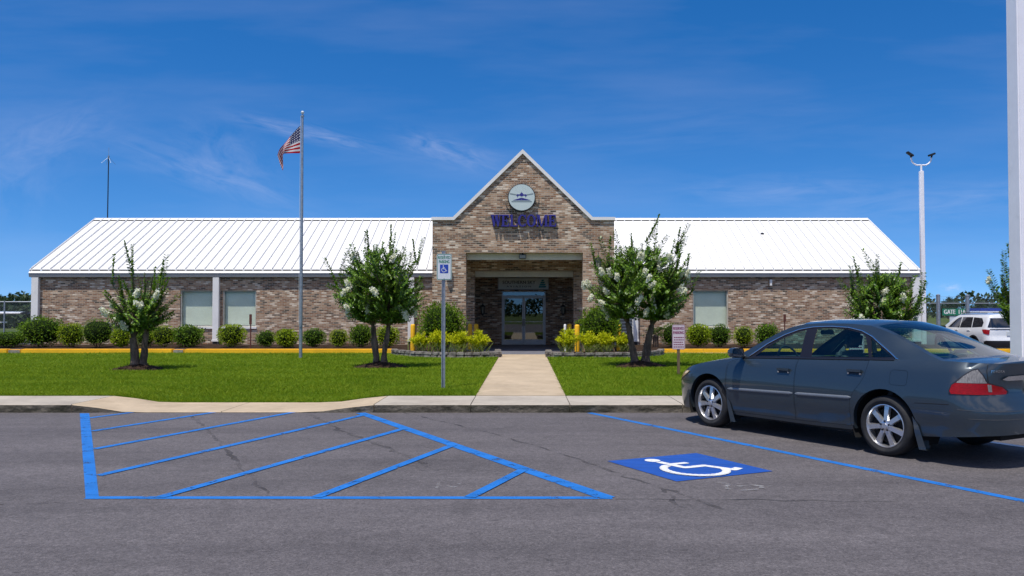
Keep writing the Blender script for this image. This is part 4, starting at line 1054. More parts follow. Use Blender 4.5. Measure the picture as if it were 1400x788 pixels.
for i, (cx, ty, w, lab, dy) in enumerate(((577,455,35,'leftmost golden shrub, beside the white column and the yellow bollard',.8),(601,452,32,'golden shrub just behind the tall parking sign',.3),(630,453,30,'golden shrub right of the tall parking sign post',-.1),(655,454,29,'golden shrub left of the walk, nearest to the glass doors',-.3),
   (776,451,30,'golden shrub right of the walk, nearest to the glass doors',-.3),(803,455,32,'golden shrub in front of the lone bright yellow bollard',-.2),(827,455,28,'golden shrub below the tall rounded bush',.1),(851,457,26,'golden shrub behind the trunk of the largest tree',.9))):
    Y = GY+dy; golden(lab, at(cx,400,Y)[0], Y, w*Y/F, at(700,ty,Y)[1]-.24, 300+i)
# sago palm
X, Y = at(896,400,SY)[0], SY; t = thing('sago_palm', 'small sago palm with a dark stub trunk against the brick wall', 'palm', (X,Y,.19))
mb = MB(); mb.lathe([(.10,-.05),(.12,.1),(.11,.3),(.13,.42),(.08,.5)], X, Y, .19, 12); mb.build('trunk', M['bark'], t)
g = np.random.default_rng(9); P, D, N = [], [], []
for k in range(26):
    a = g.random()*2*PI; el = .25+.9*g.random(); L = .55; d = np.array([math.cos(a)*math.cos(el), math.sin(a)*math.cos(el), math.sin(el)]); b = np.array([X,Y,.66])
    q = bez(b, b+d*L*.6, b+d*L+[0,0,-.18], 16)[3:]; tg = unit(np.gradient(q, axis=0)); s = unit(np.cross(tg,[0,0,1.]))
    for sg in (1,-1): P.append(q); D.append(s*sg+tg*.6+[0,0,.25]); N.append(np.tile([0,0,1.],(len(q),1)))
P, D, N = map(np.concatenate, (P, D, N)); V, Fq = leaves(P, D, N, np.full(len(P),.13), np.full(len(P),.018), .1, .1); np_obj('fronds', V, Fq, M['palm'], t)
grass()

# ================================================================== BOLLARDS, POSTS, SIGNS
def bollard(px_, ty, Y, label, m='yellow_paint', r=.085, z0=.14):
    X, zt = at(px_,ty,Y); t = thing('bollard', label, 'bollard', (X,Y,z0), 0, 'bollards round the porch')
    mb = MB(); h = zt-z0; mb.lathe([(r,0),(r,h-.05),(r*.9,h-.02),(r*.55,h)], X, Y, z0, 18); mb.build('post', M[m], t, smooth=.8)
    mb = MB(); mb.lathe([(r+.02,-.02),(r+.02,.012),(r+.003,.016)], X, Y, z0, 18); mb.build('collar', M['bare_block'], t)
bollard(564.5,443.5,29.4,'yellow bollard beside the white column left of the porch', z0=.2)
bollard(642.5,443,32.2,'shaded yellow bollard at the left inside of the porch, the outer of two')
bollard(651,443,32.6,'shaded yellow bollard at the left inside of the porch, the inner of two')
bollard(789,444,28.75,'bright yellow bollard in the sun right of the walk')
bollard(778.5,443,32.4,'shaded yellow bollard at the right inside of the porch')
bollard(772.5,443.5,28.9,'slim white post beside the bright yellow bollard','trim_white',.045)
bollard(846,444.5,29.8,'yellow bollard between the right bush and the louvered cabinet')
def rrect(w, h, r, n=5):
    o = []
    for cx, cy, a in ((w/2-r,h/2-r,0),(-w/2+r,h/2-r,90),(-w/2+r,-h/2+r,180),(w/2-r,-h/2+r,270)):
        o += [(cx+r*math.cos(R(a+90*i/n)), cy+r*math.sin(R(a+90*i/n))) for i in range(n+1)]
    return o
def sign_plate(t, X, Y, zc, w, h, border, mface, mborder):
    mb = MB(); mb.prism(rrect(w,h,.03), lambda p, d: (X+p[0], d, zc+p[1]), Y-.004, Y); mb.build('plate', M[mface], t)
    mb = MB(); o, i = rrect(w-.012,h-.012,.026), rrect(w-.012-2*border,h-.012-2*border,.02); n = len(o)
    mb.add([(X+p[0],Y-.0052,zc+p[1]) for p in o+i], [(k,(k+1) % n,n+(k+1) % n,n+k) for k in range(n)]); mb.build('border', M[mborder], t)
# tall parking sign
X, Y = gnd(606,531.5,.15); t = thing('parking_sign', 'tall reserved parking sign with blue wheelchair square on a galvanised post', 'sign', (X,Y,.14))
zt, zb = at(700,347.5,Y)[1], at(700,383,Y)[1]; zc = (zt+zb)/2; w = 20.5*Y/F; h = zt-zb; ztop = at(700,343.5,Y)[1]; sx = X+.012
mb = MB(); mb.prism([(-.034,-.010),(-.022,-.010),(-.012,.022),(.012,.022),(.022,-.010),(.034,-.010),(.034,-.004),(.026,-.004),(.016,.028),(-.016,.028),(-.026,-.004),(-.034,-.004)], lambda p, d: (X+p[0], Y+p[1], d), .0, ztop)
mb.build('post', M['galv'], t)
sign_plate(t, sx, Y-.014, zc, w, h, .010, 'sign_white', 'sign_green')
mb = MB(); f1 = wfn(sx, zc+h*.355, Y-.0195); add_text(mb, 'RESERVED', .085, f1, width=w*.80, bold=.002); f2 = wfn(sx, zc+h*.195, Y-.0195); add_text(mb, 'PARKING', .085, f2, width=w*.70, bold=.002)
mb.build('lettering', M['sign_green'], t)
mb = MB(); q = .155; mb.prism(rrect(q,q*1.04,.008,2), lambda p, d: (sx+p[0], d, zc-.075*h+p[1]), Y-.0195, Y-.0182); sq = mb.build('blue_square', M['sign_blue'], t)
mb = MB(); wheelchair(mb, lambda u, v, l: (sx+(u-.5)*q*.9, Y-.0201-l*.2, zc-.075*h+(v-.47)*q*.92)); mb.build('wheelchair_symbol', M['sign_white'], sq)
for dz in (h*.45,-h*.45):
    mb = MB(); mb.tube([(sx,Y-.024,zc+dz),(sx,Y-.017,zc+dz)], .008, 8); mb.build('bolt', M['galv'], t)
def small_sign(bx, by, ty, zbpx, wpx, label, Y=None, post='wood_post'):
    X, Y = gnd(bx, by, .15) if Y is None else (at(bx,400,Y)[0], Y)
    t = thing('reserved_sign', label, 'sign', (X,Y,.14), 0, 'small red-lettered parking signs')
    zt, zb = at(700,ty,Y)[1], at(700,zbpx,Y)[1]; zc = (zt+zb)/2; h = zt-zb; w = wpx*Y/F
    mb = MB(); mb.box(X-.03,X+.03,Y-.002,Y+.05,-.1,zt-.1); mb.build('post', M[post], t, bevel=.004)
    sign_plate(t, X, Y-.006, zc, w, h, .008, 'sign_pink', 'sign_red')
    mb = MB(); add_text(mb, 'RESERVED', h*.17, wfn(X, zc+h*.34, Y-.0115), width=w*.82, bold=.003); add_text(mb, 'PARKING', h*.17, wfn(X, zc+h*.17, Y-.0115), width=w*.82, bold=.003)
    g = random.Random(int(bx))
    for r_ in range(5):                                               # illegible small print
        z = zc-h*(.02+.095*r_); x = X-w*(.36+.04*g.random())
        while x < X+w*.34:
            l = w*g.uniform(.07,.16); mb.add([(x,Y-.0115,z-h*.02),(min(x+l,X+w*.4),Y-.0115,z-h*.02),(min(x+l,X+w*.4),Y-.0115,z+h*.02),(x,Y-.0115,z+h*.02)], [(0,1,2,3)]); x += l+w*.03
    mb.build('lettering', M['sign_red'], t)
small_sign(928,513.5,444,478,17.5,'small reserved parking sign with red lettering in front of the nose of the sedan')
small_sign(1170,0,449,486,21,'small reserved parking sign seen through the rear side window of the sedan', Y=17.0)
def stake(px_, ty, zb, Y, label):
    X = at(px_,400,Y)[0]; t = thing('marker_stake', label, 'marker', (X,Y,.19), 0, 'thin reddish marker stakes by the wall'); zt = at(700,ty,Y)[1]; z1 = at(700,zb,Y)[1]
    mb = MB(); mb.box(X-.02,X+.02,Y,Y+.03,.05,z1+.05); mb.build('post', M['rust_post'], t)
    mb = MB(); mb.prism(rrect(.10,zt-z1,.02,3), lambda p, d: (X+p[0], d, (zt+z1)/2+p[1]), Y-.012, Y-.002); mb.build('plate', M['rust_post'], t)
stake(343,430,444,32.2,'thin reddish marker stake in front of the second window')
stake(1072.5,430,440,34.0,'thin reddish marker stake showing above the windscreen of the sedan')
# flagpole and flag
X, Y = gnd(411,490.5,.15); zt = at(410,160,Y)[1]; t = thing('flagpole', 'slender grey metal flagpole standing on the left lawn', 'flagpole', (X,Y,.15))
mb = MB(); mb.tube([(X,Y,.1),(X,Y,zt*.55),(X,Y,zt)], [.052,.046,.034], 14); mb.build('pole', M['galv'], t, smooth=.9)
mb = MB(); mb.lathe([(.05,0),(.05,.05),(.02,.06),(.02,.09)], X, Y, zt, 12); mb.build('truck', M['galv'], t, smooth=.8)
mb = MB(); mb.lathe([(.01,0),(.035,.01),(.05,.04),(.05,.06),(.035,.09),(.01,.10)], X, Y, zt+.085, 14); mb.build('finial', M['sign_white'], t, smooth=2)
mb = MB(); mb.tube([(X-.05,Y-.02,zt+.02),(X-.065,Y-.03,zt*.5),(X-.055,Y-.03,1.2)], .006, 5); mb.build('halyard', M['sign_white'], t)
mb = MB(); mb.box(X-.02,X+.02,Y-.075,Y-.045,1.12,1.26); mb.build('cleat', M['galv'], t)
s = Y/F; n1, n2 = 34, 20; zf = at(410,172,Y)[1]
V, UV = [], []
for i in range(n1+1):
    a = i/n1
    # top edge falls away down the fly, the lower fly corner folds under and hangs
    T = np.array([-33*a**.92, -40*a**1.15]); B = np.array([-24*min(a/.62,1)-2*max(0,a-.62), -38-2*a-22*max(0,(a-.55)/.45)**1.1])
    for j in range(n2+1):
        b = j/n2; p = T*(1-b)+B*b; d = .10*math.sin(a*7+b*2.2)*a + .06*math.sin(a*13-b*4)*a + .22*a*(.5-b)*math.sin(a*3)
        V.append((X-.055+p[0]*s, Y+d, zf+p[1]*s)); UV.append((a, b))
Fq = [(i*(n2+1)+j, (i+1)*(n2+1)+j, (i+1)*(n2+1)+j+1, i*(n2+1)+j+1) for i in range(n1) for j in range(n2)]
me = bpy.data.meshes.new('flag'); me.from_pydata([(v[0]-X,v[1]-Y,v[2]-zf) for v in V], [], Fq); me.materials.append(M['flag']); uv = me.uv_layers.new(name='UVMap')
for lp in me.loops: uv.data[lp.index].uv = UV[lp.vertex_index]
for p in me.polygons: p.use_smooth = True
o = link('flag', me, None, (X,Y,zf)); tag(o, 'striped flag with a starred blue canton drooping from the flagpole', 'flag')
# antenna behind the roof
Y = 47.5; X, zt = at(148.5,215,Y); t = thing('antenna_mast', 'thin dark antenna mast rising behind the left end of the roof', 'antenna', (X,Y,-.3))
mb = MB(); mb.tube([(X-.03,Y,-.3),(X,Y,zt)], [.035,.028], 8); mb.build('mast', M['black_metal'], t)
mb = MB(); mb.tube([(X,Y,zt),(X,Y,zt+.08)], .05, 8); mb.tube([(X,Y,zt+.05),(X+.01,Y,zt+.55)], .010, 5)
for k in range(4):
    a = PI/4+PI/2*k; mb.tube([(X,Y,zt),(X+.38*math.cos(a),Y+.38*math.sin(a),zt-.38)], .007, 4)
mb.build('whip', M['galv'], t)
# white light poles
def light_pole(X, Y, z0, zt, w, label):
    t = thing('light_pole', label, 'lamp post', (X,Y,z0), 0, 'square white light poles'); mb = MB(); h = w/2; k = .86
    vs = [(X+sx*h,Y+sy*h,z0-.3) for sx, sy in ((-1,-1),(1,-1),(1,1),(-1,1))] + [(X+sx*h*k,Y+sy*h*k,zt) for sx, sy in ((-1,-1),(1,-1),(1,1),(-1,1))]
    mb.add(vs, [(3,2,1,0),(4,5,6,7),(0,1,5,4),(1,2,6,5),(2,3,7,6),(3,0,4,7)]); mb.build('pole', M['pole_white'], t, bevel=.02)
    mb = MB(); mb.box(X-h*1.6,X+h*1.6,Y-h*1.6,Y+h*1.6,z0-.2,z0+.03); mb.build('base_plate', M['galv'], t)
    mb = MB(); mb.tube([(X,Y,zt),(X,Y,zt+.30)], .045, 10)
    mb.tube([(X-.46,Y,zt+.62),(X-.44,Y,zt+.46),(X-.33,Y,zt+.33),(X-.2,Y,zt+.27),(X+.2,Y,zt+.27),(X+.33,Y,zt+.33),(X+.44,Y,zt+.46),(X+.46,Y,zt+.62)], .035, 10); mb.build('yoke', M['pole_white'], t, smooth=1.)
    for s, rot in ((-1,.45),(1,-.25)):
        c = Vector((X+s*.50, Y-.03, zt+.74)); mb = MB(); mb.bar(c+Vector((-.17,0,.13 if s < 0 else -.04)), c+Vector((.12,0,-.06 if s < 0 else .06)), .20, .09, up=(0,0,1)); mb.bar((X+s*.46,Y,zt+.6),c,.07,.07); mb.build('floodlight', M['black_metal'], t, bevel=.02)
X, _ = at(1260.5,300,38.5); light_pole(X, 38.5, -.25, at(1260,234,38.5)[1], .20, 'white square light pole with twin floodlights beyond the right end of the roof')
Yp = 14.95; light_pole(at(1404,470,Yp)[0], Yp, .14, 8.3, .40, 'thick white light pole rising out of frame beside the rear of the sedan')

# ================================================================== FAR THINGS
def chain_fence(name, label, pts, h, z0, posts, rail=True, wire=False):
    t = thing(name, label, 'fence', (*pts[0], z0), 0); a, b = Vector(pts[0]), Vector(pts[-1])
    mb = MB(); mb.add([(a.x,a.y,z0+.03),(b.x,b.y,z0+.03),(b.x,b.y,z0+h),(a.x,a.y,z0+h)], [(0,1,2,3)]); mb.build('chain_link_mesh', M['chain'], t)
    mb = MB(); mb.tube([(a.x,a.y-.03,z0+h),(b.x,b.y-.03,z0+h)], .03, 8); mb.build('top_rail', M['galv'], t)
    for f in posts:
        p = a+(b-a)*f; mb = MB(); mb.tube([(p.x,p.y-.04,z0-.2),(p.x,p.y-.04,z0+h+.05)], .04, 8); mb.build('post', M['galv'], t)
    if wire:
        for k in range(3):
            z = z0+h+.12*(k+1); mb = MB(); mb.tube([(a.x,a.y-.03,z),(b.x,b.y-.03,z)], .007, 4); mb.build('wire', M['galv'], t)
Yf = 44.0
chain_fence('chain_link_fence', 'chain-link fence beyond the left end of the building', [(-46,Yf),(-22.5,Yf)], at(20,413,Yf)[1]+.3, -.3, (0,.2,.4,.6,.8,1))
Yg = 46.0; gx0 = at(1255,0,Yg)[0]
chain_fence('chain_link_fence', 'chain-link fence with strands of wire beyond the right end of the building', [(gx0,Yg),(gx0+22,Yg)], at(1300,415,Yg)[1]+.3, -.3, (0,.2,.4,.6,.8,1), wire=True)
for cx, ty, lab in ((1282.5,404.5,'thick grey gate post left of the green gate sign'),(1322.5,405,'thick grey gate post just right of the green gate sign')):
    X, zt = at(cx,ty,Yg-.25); t = thing('gate_post', lab, 'post', (X,Yg-.25,-.3), 0, 'thick gate posts'); mb = MB(); mb.tube([(X,Yg-.25,-.4),(X,Yg-.25,zt)], .105, 14); mb.build('post', M['galv'], t, smooth=.9)
    mb = MB(); mb.lathe([(.115,0),(.115,.04),(.03,.09)], X, Yg-.25, zt, 14); mb.build('cap', M['galv'], t)
x0, z1 = at(1288.5,422.3,Yg-.2); x1, z0 = at(1322,431.5,Yg-.2); t = thing('gate_sign', 'green sign with white lettering reading GATE on the chain-link fence', 'sign', ((x0+x1)/2,Yg-.2,z0))
mb = MB(); mb.box(x0,x1,Yg-.2,Yg-.18,z0,z1); mb.build('plate', M['sign_green'], t)
mb = MB(); add_text(mb, 'GATE  11A', .34, wfn((x0+x1)/2,(z0+z1)/2,Yg-.206), width=(x1-x0)*.88, bold=.012); mb.build('lettering', M['white_paint'], t)
mb = MB(); mb.box(x0+.4,x1-.25,Yg-.17,Yg-.15,z0-.5,z0-.04); mb.build('lower_plate', M['sign_white'], t)
X, zt = at(1374,424,60); 
t = thing('parked_van', 'white van with a blue roof stripe far beyond the gate fence', 'van', (X,60,-.3)); mb = MB()
mb.prism([(-2.3,.35),(2.3,.35),(2.3,1.2),(1.7,1.3),(1.2,1.95),(-2.2,1.98),(-2.3,1.2)], lambda p, d: (X+p[0], d, -.3+p[1]), 59.2, 61.0); mb.build('body', M['suv_white'], t, bevel=.05)
mb = MB(); mb.box(X-2.1,X+1.1,59.3,60.9,1.69,1.88); mb.build('roof_panel', M['sign_blue'], t)
for dx in (-1.4,1.4):
    mb = MB(); mb.tube([(X+dx,59.18,.05),(X+dx,59.4,.05)], .33, 16); mb.build('wheel', M['rubber'], t)
# far trees: irregular crowns of leaf clumps on trunks
def far_tree(cx, ty, Y, w, label, seed, pine, group):
    g = np.random.default_rng(seed); X, zt = at(cx,ty,Y); z0 = -.34; h = zt-z0; W = w*Y/F
    t = thing('pine_tree' if pine else 'broadleaf_tree', label, 'tree', (X,Y,z0), 0, group)
    mb = MB(); mb.tube([(X,Y,z0-.2),(X+.15,Y,z0+h*.5),(X,Y,z0+h*.92)], [.26,.19,.05], 7); mb.build('trunk', M['pine_bark'], t)
    nc = 15; P = []
    for k in range(nc):
        u = (k+.5)/nc; zc = z0+h*((.42+.56*u) if pine else (.18+.76*u)); rr = W/2*(math.sin(PI*(.25+.72*u))**.8)*(.55+.5*g.random()); a = g.random()*2*PI; q = rr*.6
        n = 95; v = g.normal(0,1,(n,3)); P.append(np.c_[X+q*math.cos(a)+v[:,0]*rr*.36, Y+q*math.sin(a)+v[:,1]*rr*.36, zc+v[:,2]*h*.035])
    P = np.concatenate(P); n = len(P); V, Fq = leaves(P, g.normal(0,1,(n,3)), g.normal(0,1,(n,3))+[0,0,.6], np.full(n,.55)*(h/11), np.full(n,.4)*(h/11), .2, .2)
    np_obj('crown', V, Fq, M['far_leaf'], t)
fr = 'far trees beyond the right fence'; fl = 'far trees beyond the left fence'
for i, (cx, ty, w, pine, lab) in enumerate(((1266,416,26,0,'round far tree beside the right corner of the building'),(1281,413,22,1,'far tree behind the left gate post'),(1296,407.5,24,1,'tallest far tree, above the left half of the gate sign'),(1307,413,20,0,'far tree above the right half of the gate sign'),(1330,418,22,0,'low far tree just right of the right gate post'),(1341,412,22,1,'far pine over the front of the white utility car'),(1352,415,20,0,'far tree over the middle of the white utility car'),(1363,414,24,1,'far pine over the rear of the white utility car'),(1378,417,24,0,'far tree beside the thick white light pole'),(1398,413,26,1,'far pine hidden behind the thick white light pole'))):
    far_tree(cx, ty, 190+17*(i*7 % 5), w*1.2, lab, 400+i, pine, fr)
for i, (cx, ty, w, pine, lab) in enumerate(((-22,405,26,0,'far tree just outside the left edge of the view'),(2,405,20,1,'leftmost far tree above the left fence'),(14,403,16,1,'tallest far tree above the left fence'),(24,405.5,16,0,'far tree third along above the left fence'),(35,406,18,1,'far tree next to the left corner column'),(48,406,18,0,'far tree hidden behind the left corner column'))):
    far_tree(cx, ty, 150+13*(i*3 % 4), w*1.35, lab, 430+i, pine, fl)
def wood(name, label, n, fn, size, seed):
    g = np.random.default_rng(seed); P = fn(g, n); V, Fq = leaves(P, g.normal(0,1,(n,3)), g.normal(0,1,(n,3))+[0,0,.6], size*(.7+.6*g.random(n)), size*.75*(.7+.6*g.random(n)), .2, .2)
    o = np_obj(name, V, Fq, M['far_leaf']); tag(o, label, 'woodland', kind='stuff')
def ring(g, n):
    a = g.random(n)*2*PI; r = 330+30*g.random(n); top = 8.5+1.6*np.sin(a*37)+1.3*np.sin(a*91+1)+1.0*np.sin(a*173); return np.c_[r*np.sin(a), r*np.cos(a), -.3+top*g.random(n)**.8]
wood('far_woods', 'dark line of woods along the horizon', 70000, ring, 1.5, 77)
def near_wood(g, n):
    x = -75+60*g.random(n); return np.c_[x, 100+12*g.random(n), -.3+(2.5+.5*np.sin(x*.9)+.4*np.sin(x*2.3))*g.random(n)**.8]
wood('scrub', 'dark scrub behind the left chain-link fence', 5000, near_wood, .8, 78)

# parked aircraft beyond the left fence
Y = 52.0; X = at(10,0,Y)[0]; t = thing('light_aircraft', 'small high-wing aircraft with a white wing parked beyond the left fence', 'aircraft', (X,Y,-.3))
zw = at(20,428.5,Y)[1]; xe = at(43,0,Y)[0]; n = 14; P = []
for i in range(n+1):
    u = i/n; x = xe-10.6*u; ch = 1.5*(1-.35*max(0, abs(u-.5)*2-.5)); th = .17*(1-.45*abs(u-.5)*2); P.append([(x,Y-ch*.5+ch*(.5-.5*math.cos(a)),zw+th*math.sin(a)*(1 if a < PI else .5)) for a in np.linspace(0,2*PI,17)])
mb = MB(); mb.grid(P); mb.build('wing', M['plane_white'], t, smooth=1.2)
mb = MB(); xc = xe-5.3; prof = []
for y, r, zc in ((-2.6,.15,.95),(-2.2,.42,.98),(-1.2,.58,1.0),(-.4,.66,1.12),(.8,.62,1.15),(2.2,.36,1.15),(4.2,.12,1.2)):
    prof.append([(xc+r*.85*math.cos(a),Y+y,-.3+zc+r*math.sin(a)) for a in np.linspace(0,2*PI,19)])
mb.grid(prof); mb.build('fuselage', M['navy'], t, smooth=1.2)
for s in (1,-1):
    mb = MB(); mb.bar((xc+s*.5,Y,.35),(xc+s*2.7,Y-.1,zw-.02),.10,.05); mb.build('strut', M['plane_white'], t)
    mb = MB(); mb.tube([(xc+s*.4,Y,.3),(xc+s*1.1,Y,-.08)], .04, 6); mb.tube([(xc+s*1.05,Y,-.08),(xc+s*1.2,Y,-.08)], .22, 14); mb.build('wheel', M['rubber'], t)
mb = MB(); mb.box(xc-1.5,xc+1.5,Y+3.7,Y+4.3,.9,.96); mb.box(xc-.04,xc+.04,Y+3.5,Y+4.4,.96,2.0); mb.build('tail', M['plane_white'], t)
# ================================================================== VEHICLES
def herm(xs, ys):
    xs = np.array(xs, float); ys = np.array(ys, float); d = np.diff(ys)/np.diff(xs)
    m = np.concatenate([[d[0]], np.where(d[:-1]*d[1:] > 0, 2*d[:-1]*d[1:]/(d[:-1]+d[1:]+1e-12), 0), [d[-1]]])
    def f(x):
        x = np.clip(x, xs[0], xs[-1]); i = np.clip(np.searchsorted(xs, x)-1, 0, len(xs)-2); h = xs[i+1]-xs[i]; t = (x-xs[i])/h
        return (2*t**3-3*t**2+1)*ys[i] + (t**3-2*t**2+t)*h*m[i] + (-2*t**3+3*t**2)*ys[i+1] + (t**3-t**2)*h*m[i+1]
    return f
class Shell:
    def __init__(s, xf, lf, xr, lr, w, zs, dn, dr, qf=.6, qr=.45, rnd_=.10, drop=.045, bow=.012):
        s.xf, s.lf, s.xr, s.lr, s.w, s.zs, s.dn, s.dr, s.qf, s.qr, s.rh, s.drop, s.bow = xf, lf, xr, lr, w, zs, dn, dr, qf, qr, rnd_, drop, bow
        s.u1 = xf + lf*PI/2; s.u0 = xr - lr*PI/2
    def P(s, u, z, off=0.):
        u = np.asarray(u, float); z = np.asarray(z, float)
        y = s.w(z)*(1-s.bow*(np.clip(u, s.xr, s.xf)/2)**2) - s.drop*np.clip((z-(s.zs(u)-s.rh))/s.rh, 0, 1)**2.5 + off
        pf = np.clip((u-s.xf)/s.lf, 0, PI/2); pr_ = np.clip((s.xr-u)/s.lr, 0, PI/2)
        x = np.where(u > s.xf, s.xf+(s.lf+s.dn(z)+off)*np.sin(pf), np.where(u < s.xr, s.xr-(s.lr+s.dr(z)+off)*np.sin(pr_), u))
        y = y*np.maximum(np.cos(pf), 0)**s.qf*np.maximum(np.cos(pr_), 0)**s.qr
        return np.stack([x, y, z], -1)
def dens(poly, st):
    o = []
    for i in range(len(poly)):
        a, b = np.array(poly[i], float), np.array(poly[(i+1) % len(poly)], float); n = max(1, int(np.linalg.norm(b-a)/st)); o += [tuple(a+(b-a)*k/n) for k in range(n)]
    return o
def inpoly(p, poly):
    P = np.asarray(p); x, y = P[:,0], P[:,1]; r = np.zeros(len(P), bool); q = np.array(poly); j = len(q)-1
    for i in range(len(q)):
        xi, yi = q[i]; xj, yj = q[j]
        c = ((yi > y) != (yj > y)) & (x < (xj-xi)*(y-yi)/((yj-yi) if abs(yj-yi) > 1e-12 else 1e-12)+xi); r ^= c; j = i
    return r
def bdist(p, poly):
    P = np.asarray(p)[:,None,:]; a = np.array(poly); b = np.roll(a, -1, 0); ab = b-a; t = np.clip(((P-a)*ab).sum(-1)/np.maximum((ab**2).sum(-1), 1e-12), 0, 1)
    return np.linalg.norm(P-(a+ab*t[...,None]), axis=-1).min(1)
def offp(poly, d):
    q = [Vector(p) for p in poly]; n = len(q); ar = sum(q[i].x*q[(i+1) % n].y-q[(i+1) % n].x*q[i].y for i in range(n)); sg = 1 if ar > 0 else -1; o = []
    for i in range(n):
        e1 = (q[i]-q[i-1]); e2 = (q[(i+1) % n]-q[i]); e1 = e1.normalized() if e1.length > 1e-9 else e2.normalized(); e2 = e2.normalized() if e2.length > 1e-9 else e1
        n1 = Vector((e1.y,-e1.x))*sg; n2 = Vector((e2.y,-e2.x))*sg; m = (n1+n2); m = m.normalized() if m.length > 1e-6 else n1
        o.append(tuple(q[i]+m*d/max(.4, m.dot(n1))))
    return o
def patch(mb, poly, fn, holes=(), step=.07, m=0, flip=False, mirror=False):
    poly = dens(poly, step*.7); holes = [dens(h, step*.7) for h in holes]
    pts = list(poly); ed = [(i, (i+1) % len(poly)) for i in range(len(poly))]
    for h in holes:
        o = len(pts); pts += h; ed += [(o+i, o+(i+1) % len(h)) for i in range(len(h))]
    q = np.array(poly); gx = np.arange(q[:,0].min()+step/2, q[:,0].max(), step); gy = np.arange(q[:,1].min()+step/2, q[:,1].max(), step)
    if len(gx) and len(gy):
        G = np.array([(a, b) for a in gx for b in gy]); k = inpoly(G, poly) & (bdist(G, poly) > step*.35)
        for h in holes: k &= ~inpoly(G, h) & (bdist(G, h) > step*.35)
        pts += [tuple(p) for p in G[k]]
    r = delaunay_2d_cdt([Vector(p) for p in pts], ed, [], 0, 1e-6); vs = np.array([tuple(v) for v in r[0]]); fs = [tuple(f) for f in r[2]]
    c = np.array([vs[list(f)].mean(0) for f in fs]); k = inpoly(c, poly)
    for h in holes: k &= ~inpoly(c, h)
    fs = [f for f, ok in zip(fs, k) if ok]; W3 = np.asarray(fn(vs[:,0], vs[:,1]))
    f0 = fs[0]; a, b, c_ = vs[f0[0]], vs[f0[1]], vs[f0[2]]; ccw = (b[0]-a[0])*(c_[1]-a[1])-(b[1]-a[1])*(c_[0]-a[0]) > 0
    if mirror: W3 = W3*[1,-1,1]
    if (ccw != flip) == (not mirror): fs = [f[::-1] for f in fs]
    mb.add(W3, fs, m); return W3
def mbuild(mb, name, mats, parent, smooth=.75, weld=.0006):
    mb.keep = True; return mb.build(name, mats, parent, org=(0,0,0), smooth=smooth, weld=weld)
def both(poly, fn, holes=(), step=.07, m=0, mb=None):
    mb = mb or MB(); patch(mb, poly, fn, holes, step, m); patch(mb, poly, fn, holes, step, m, mirror=True); return mb
def arch_pts(cx, cz, r, zl, n=22):
    a0 = math.asin((zl-cz)/r); return [(cx+r*math.cos(a), cz+r*math.sin(a)) for a in np.linspace(a0, PI-a0, n)]     # front to rear
def wheel(parent, x, y, side, r=.326, rr=.234, spokes=7, w=.2, rimmat='alloy'):
    """axle along y; side=+1 outer face to +y"""
    Y = lambda d: y+side*d
    def lat(prof, n=40, mats=None):
        mb = MB(); vs = []; fs = []
        for (rad, d) in prof:
            for k in range(n): t = 2*PI*k/n; vs.append((x+rad*math.cos(t), Y(d), r+rad*math.sin(t)))
        for i in range(len(prof)-1):
            for k in range(n): k2 = (k+1) % n; fs.append((i*n+k, i*n+k2, (i+1)*n+k2, (i+1)*n+k))
        mb.add(vs, fs); return mb
    wo = MB(); wo.v = []; t = lat([(rr*.98,-w*.9),(rr+.04,-w),(r-.02,-w*.97),(r-.002,-w*.85),(r,-w*.5),(r-.002,-w*.15),(r-.018,-.010),(r-.05,.008),(rr+.035,.006),(rr+.012,-.004),(rr*.985,-.014)])
    whl = t.build('wheel', M['rubber'], parent, org=(0,0,0), smooth=.9)
    rim = lat([(rr*.99,-w*.9),(rr*.93,-w*.8),(rr*.90,-.06),(rr*.93,-.018),(rr*.965,-.004),(rr,-.006),(rr,-.016)])
    vs = []
    for k in range(spokes):
        a = 2*PI*k/spokes+PI/2+.08; ca, sa = math.cos(a), math.sin(a)
        pts = []
        for rad, hw, d in ((.045,.032,-.010),(.10,.031,-.014),(.17,.034,-.020),(rr*.955,.043,-.026)):
            pts.append((rad, hw, d))
        o = []
        for rad, hw, d in pts:
            for sx, dd in ((-1,-.03),(-.72,0),(.72,0),(1,-.03)):
                o.append((x+rad*ca-sx*hw*sa, Y(d+dd), r+rad*sa+sx*hw*ca))
        rim.add(o, [(i*4+j, i*4+j+1, (i+1)*4+j+1, (i+1)*4+j) for i in range(3) for j in range(3)])
    hub = lat([(.0005,.0),(.028,.0),(.034,-.006),(.062,-.012),(.068,-.03),(.068,-.07)]); rim.add(hub.v, hub.f)
    for k in range(5):
        a = 2*PI*k/5+.3; cx_, cz_ = x+.052*math.cos(a), r+.052*math.sin(a)
        rim.add([(cx_+q*math.cos(t2), Y(d), cz_+q*math.sin(t2)) for d, q in ((-.02,.011),(.001,.010),(.001,.0005)) for t2 in np.linspace(0,2*PI,8,endpoint=False)], [(i*8+j, i*8+(j+1) % 8, (i+1)*8+(j+1) % 8, (i+1)*8+j) for i in range(2) for j in range(8)], 1)
    rim.build('rim', [M[rimmat], M['black_trim']], whl, org=(0,0,0), smooth=.6)
    br = lat([(.001,-.075),(rr*.80,-.075),(rr*.80,-.09)]); br.build('brake_disc', M['underbody'], whl, org=(0,0,0))
    return whl

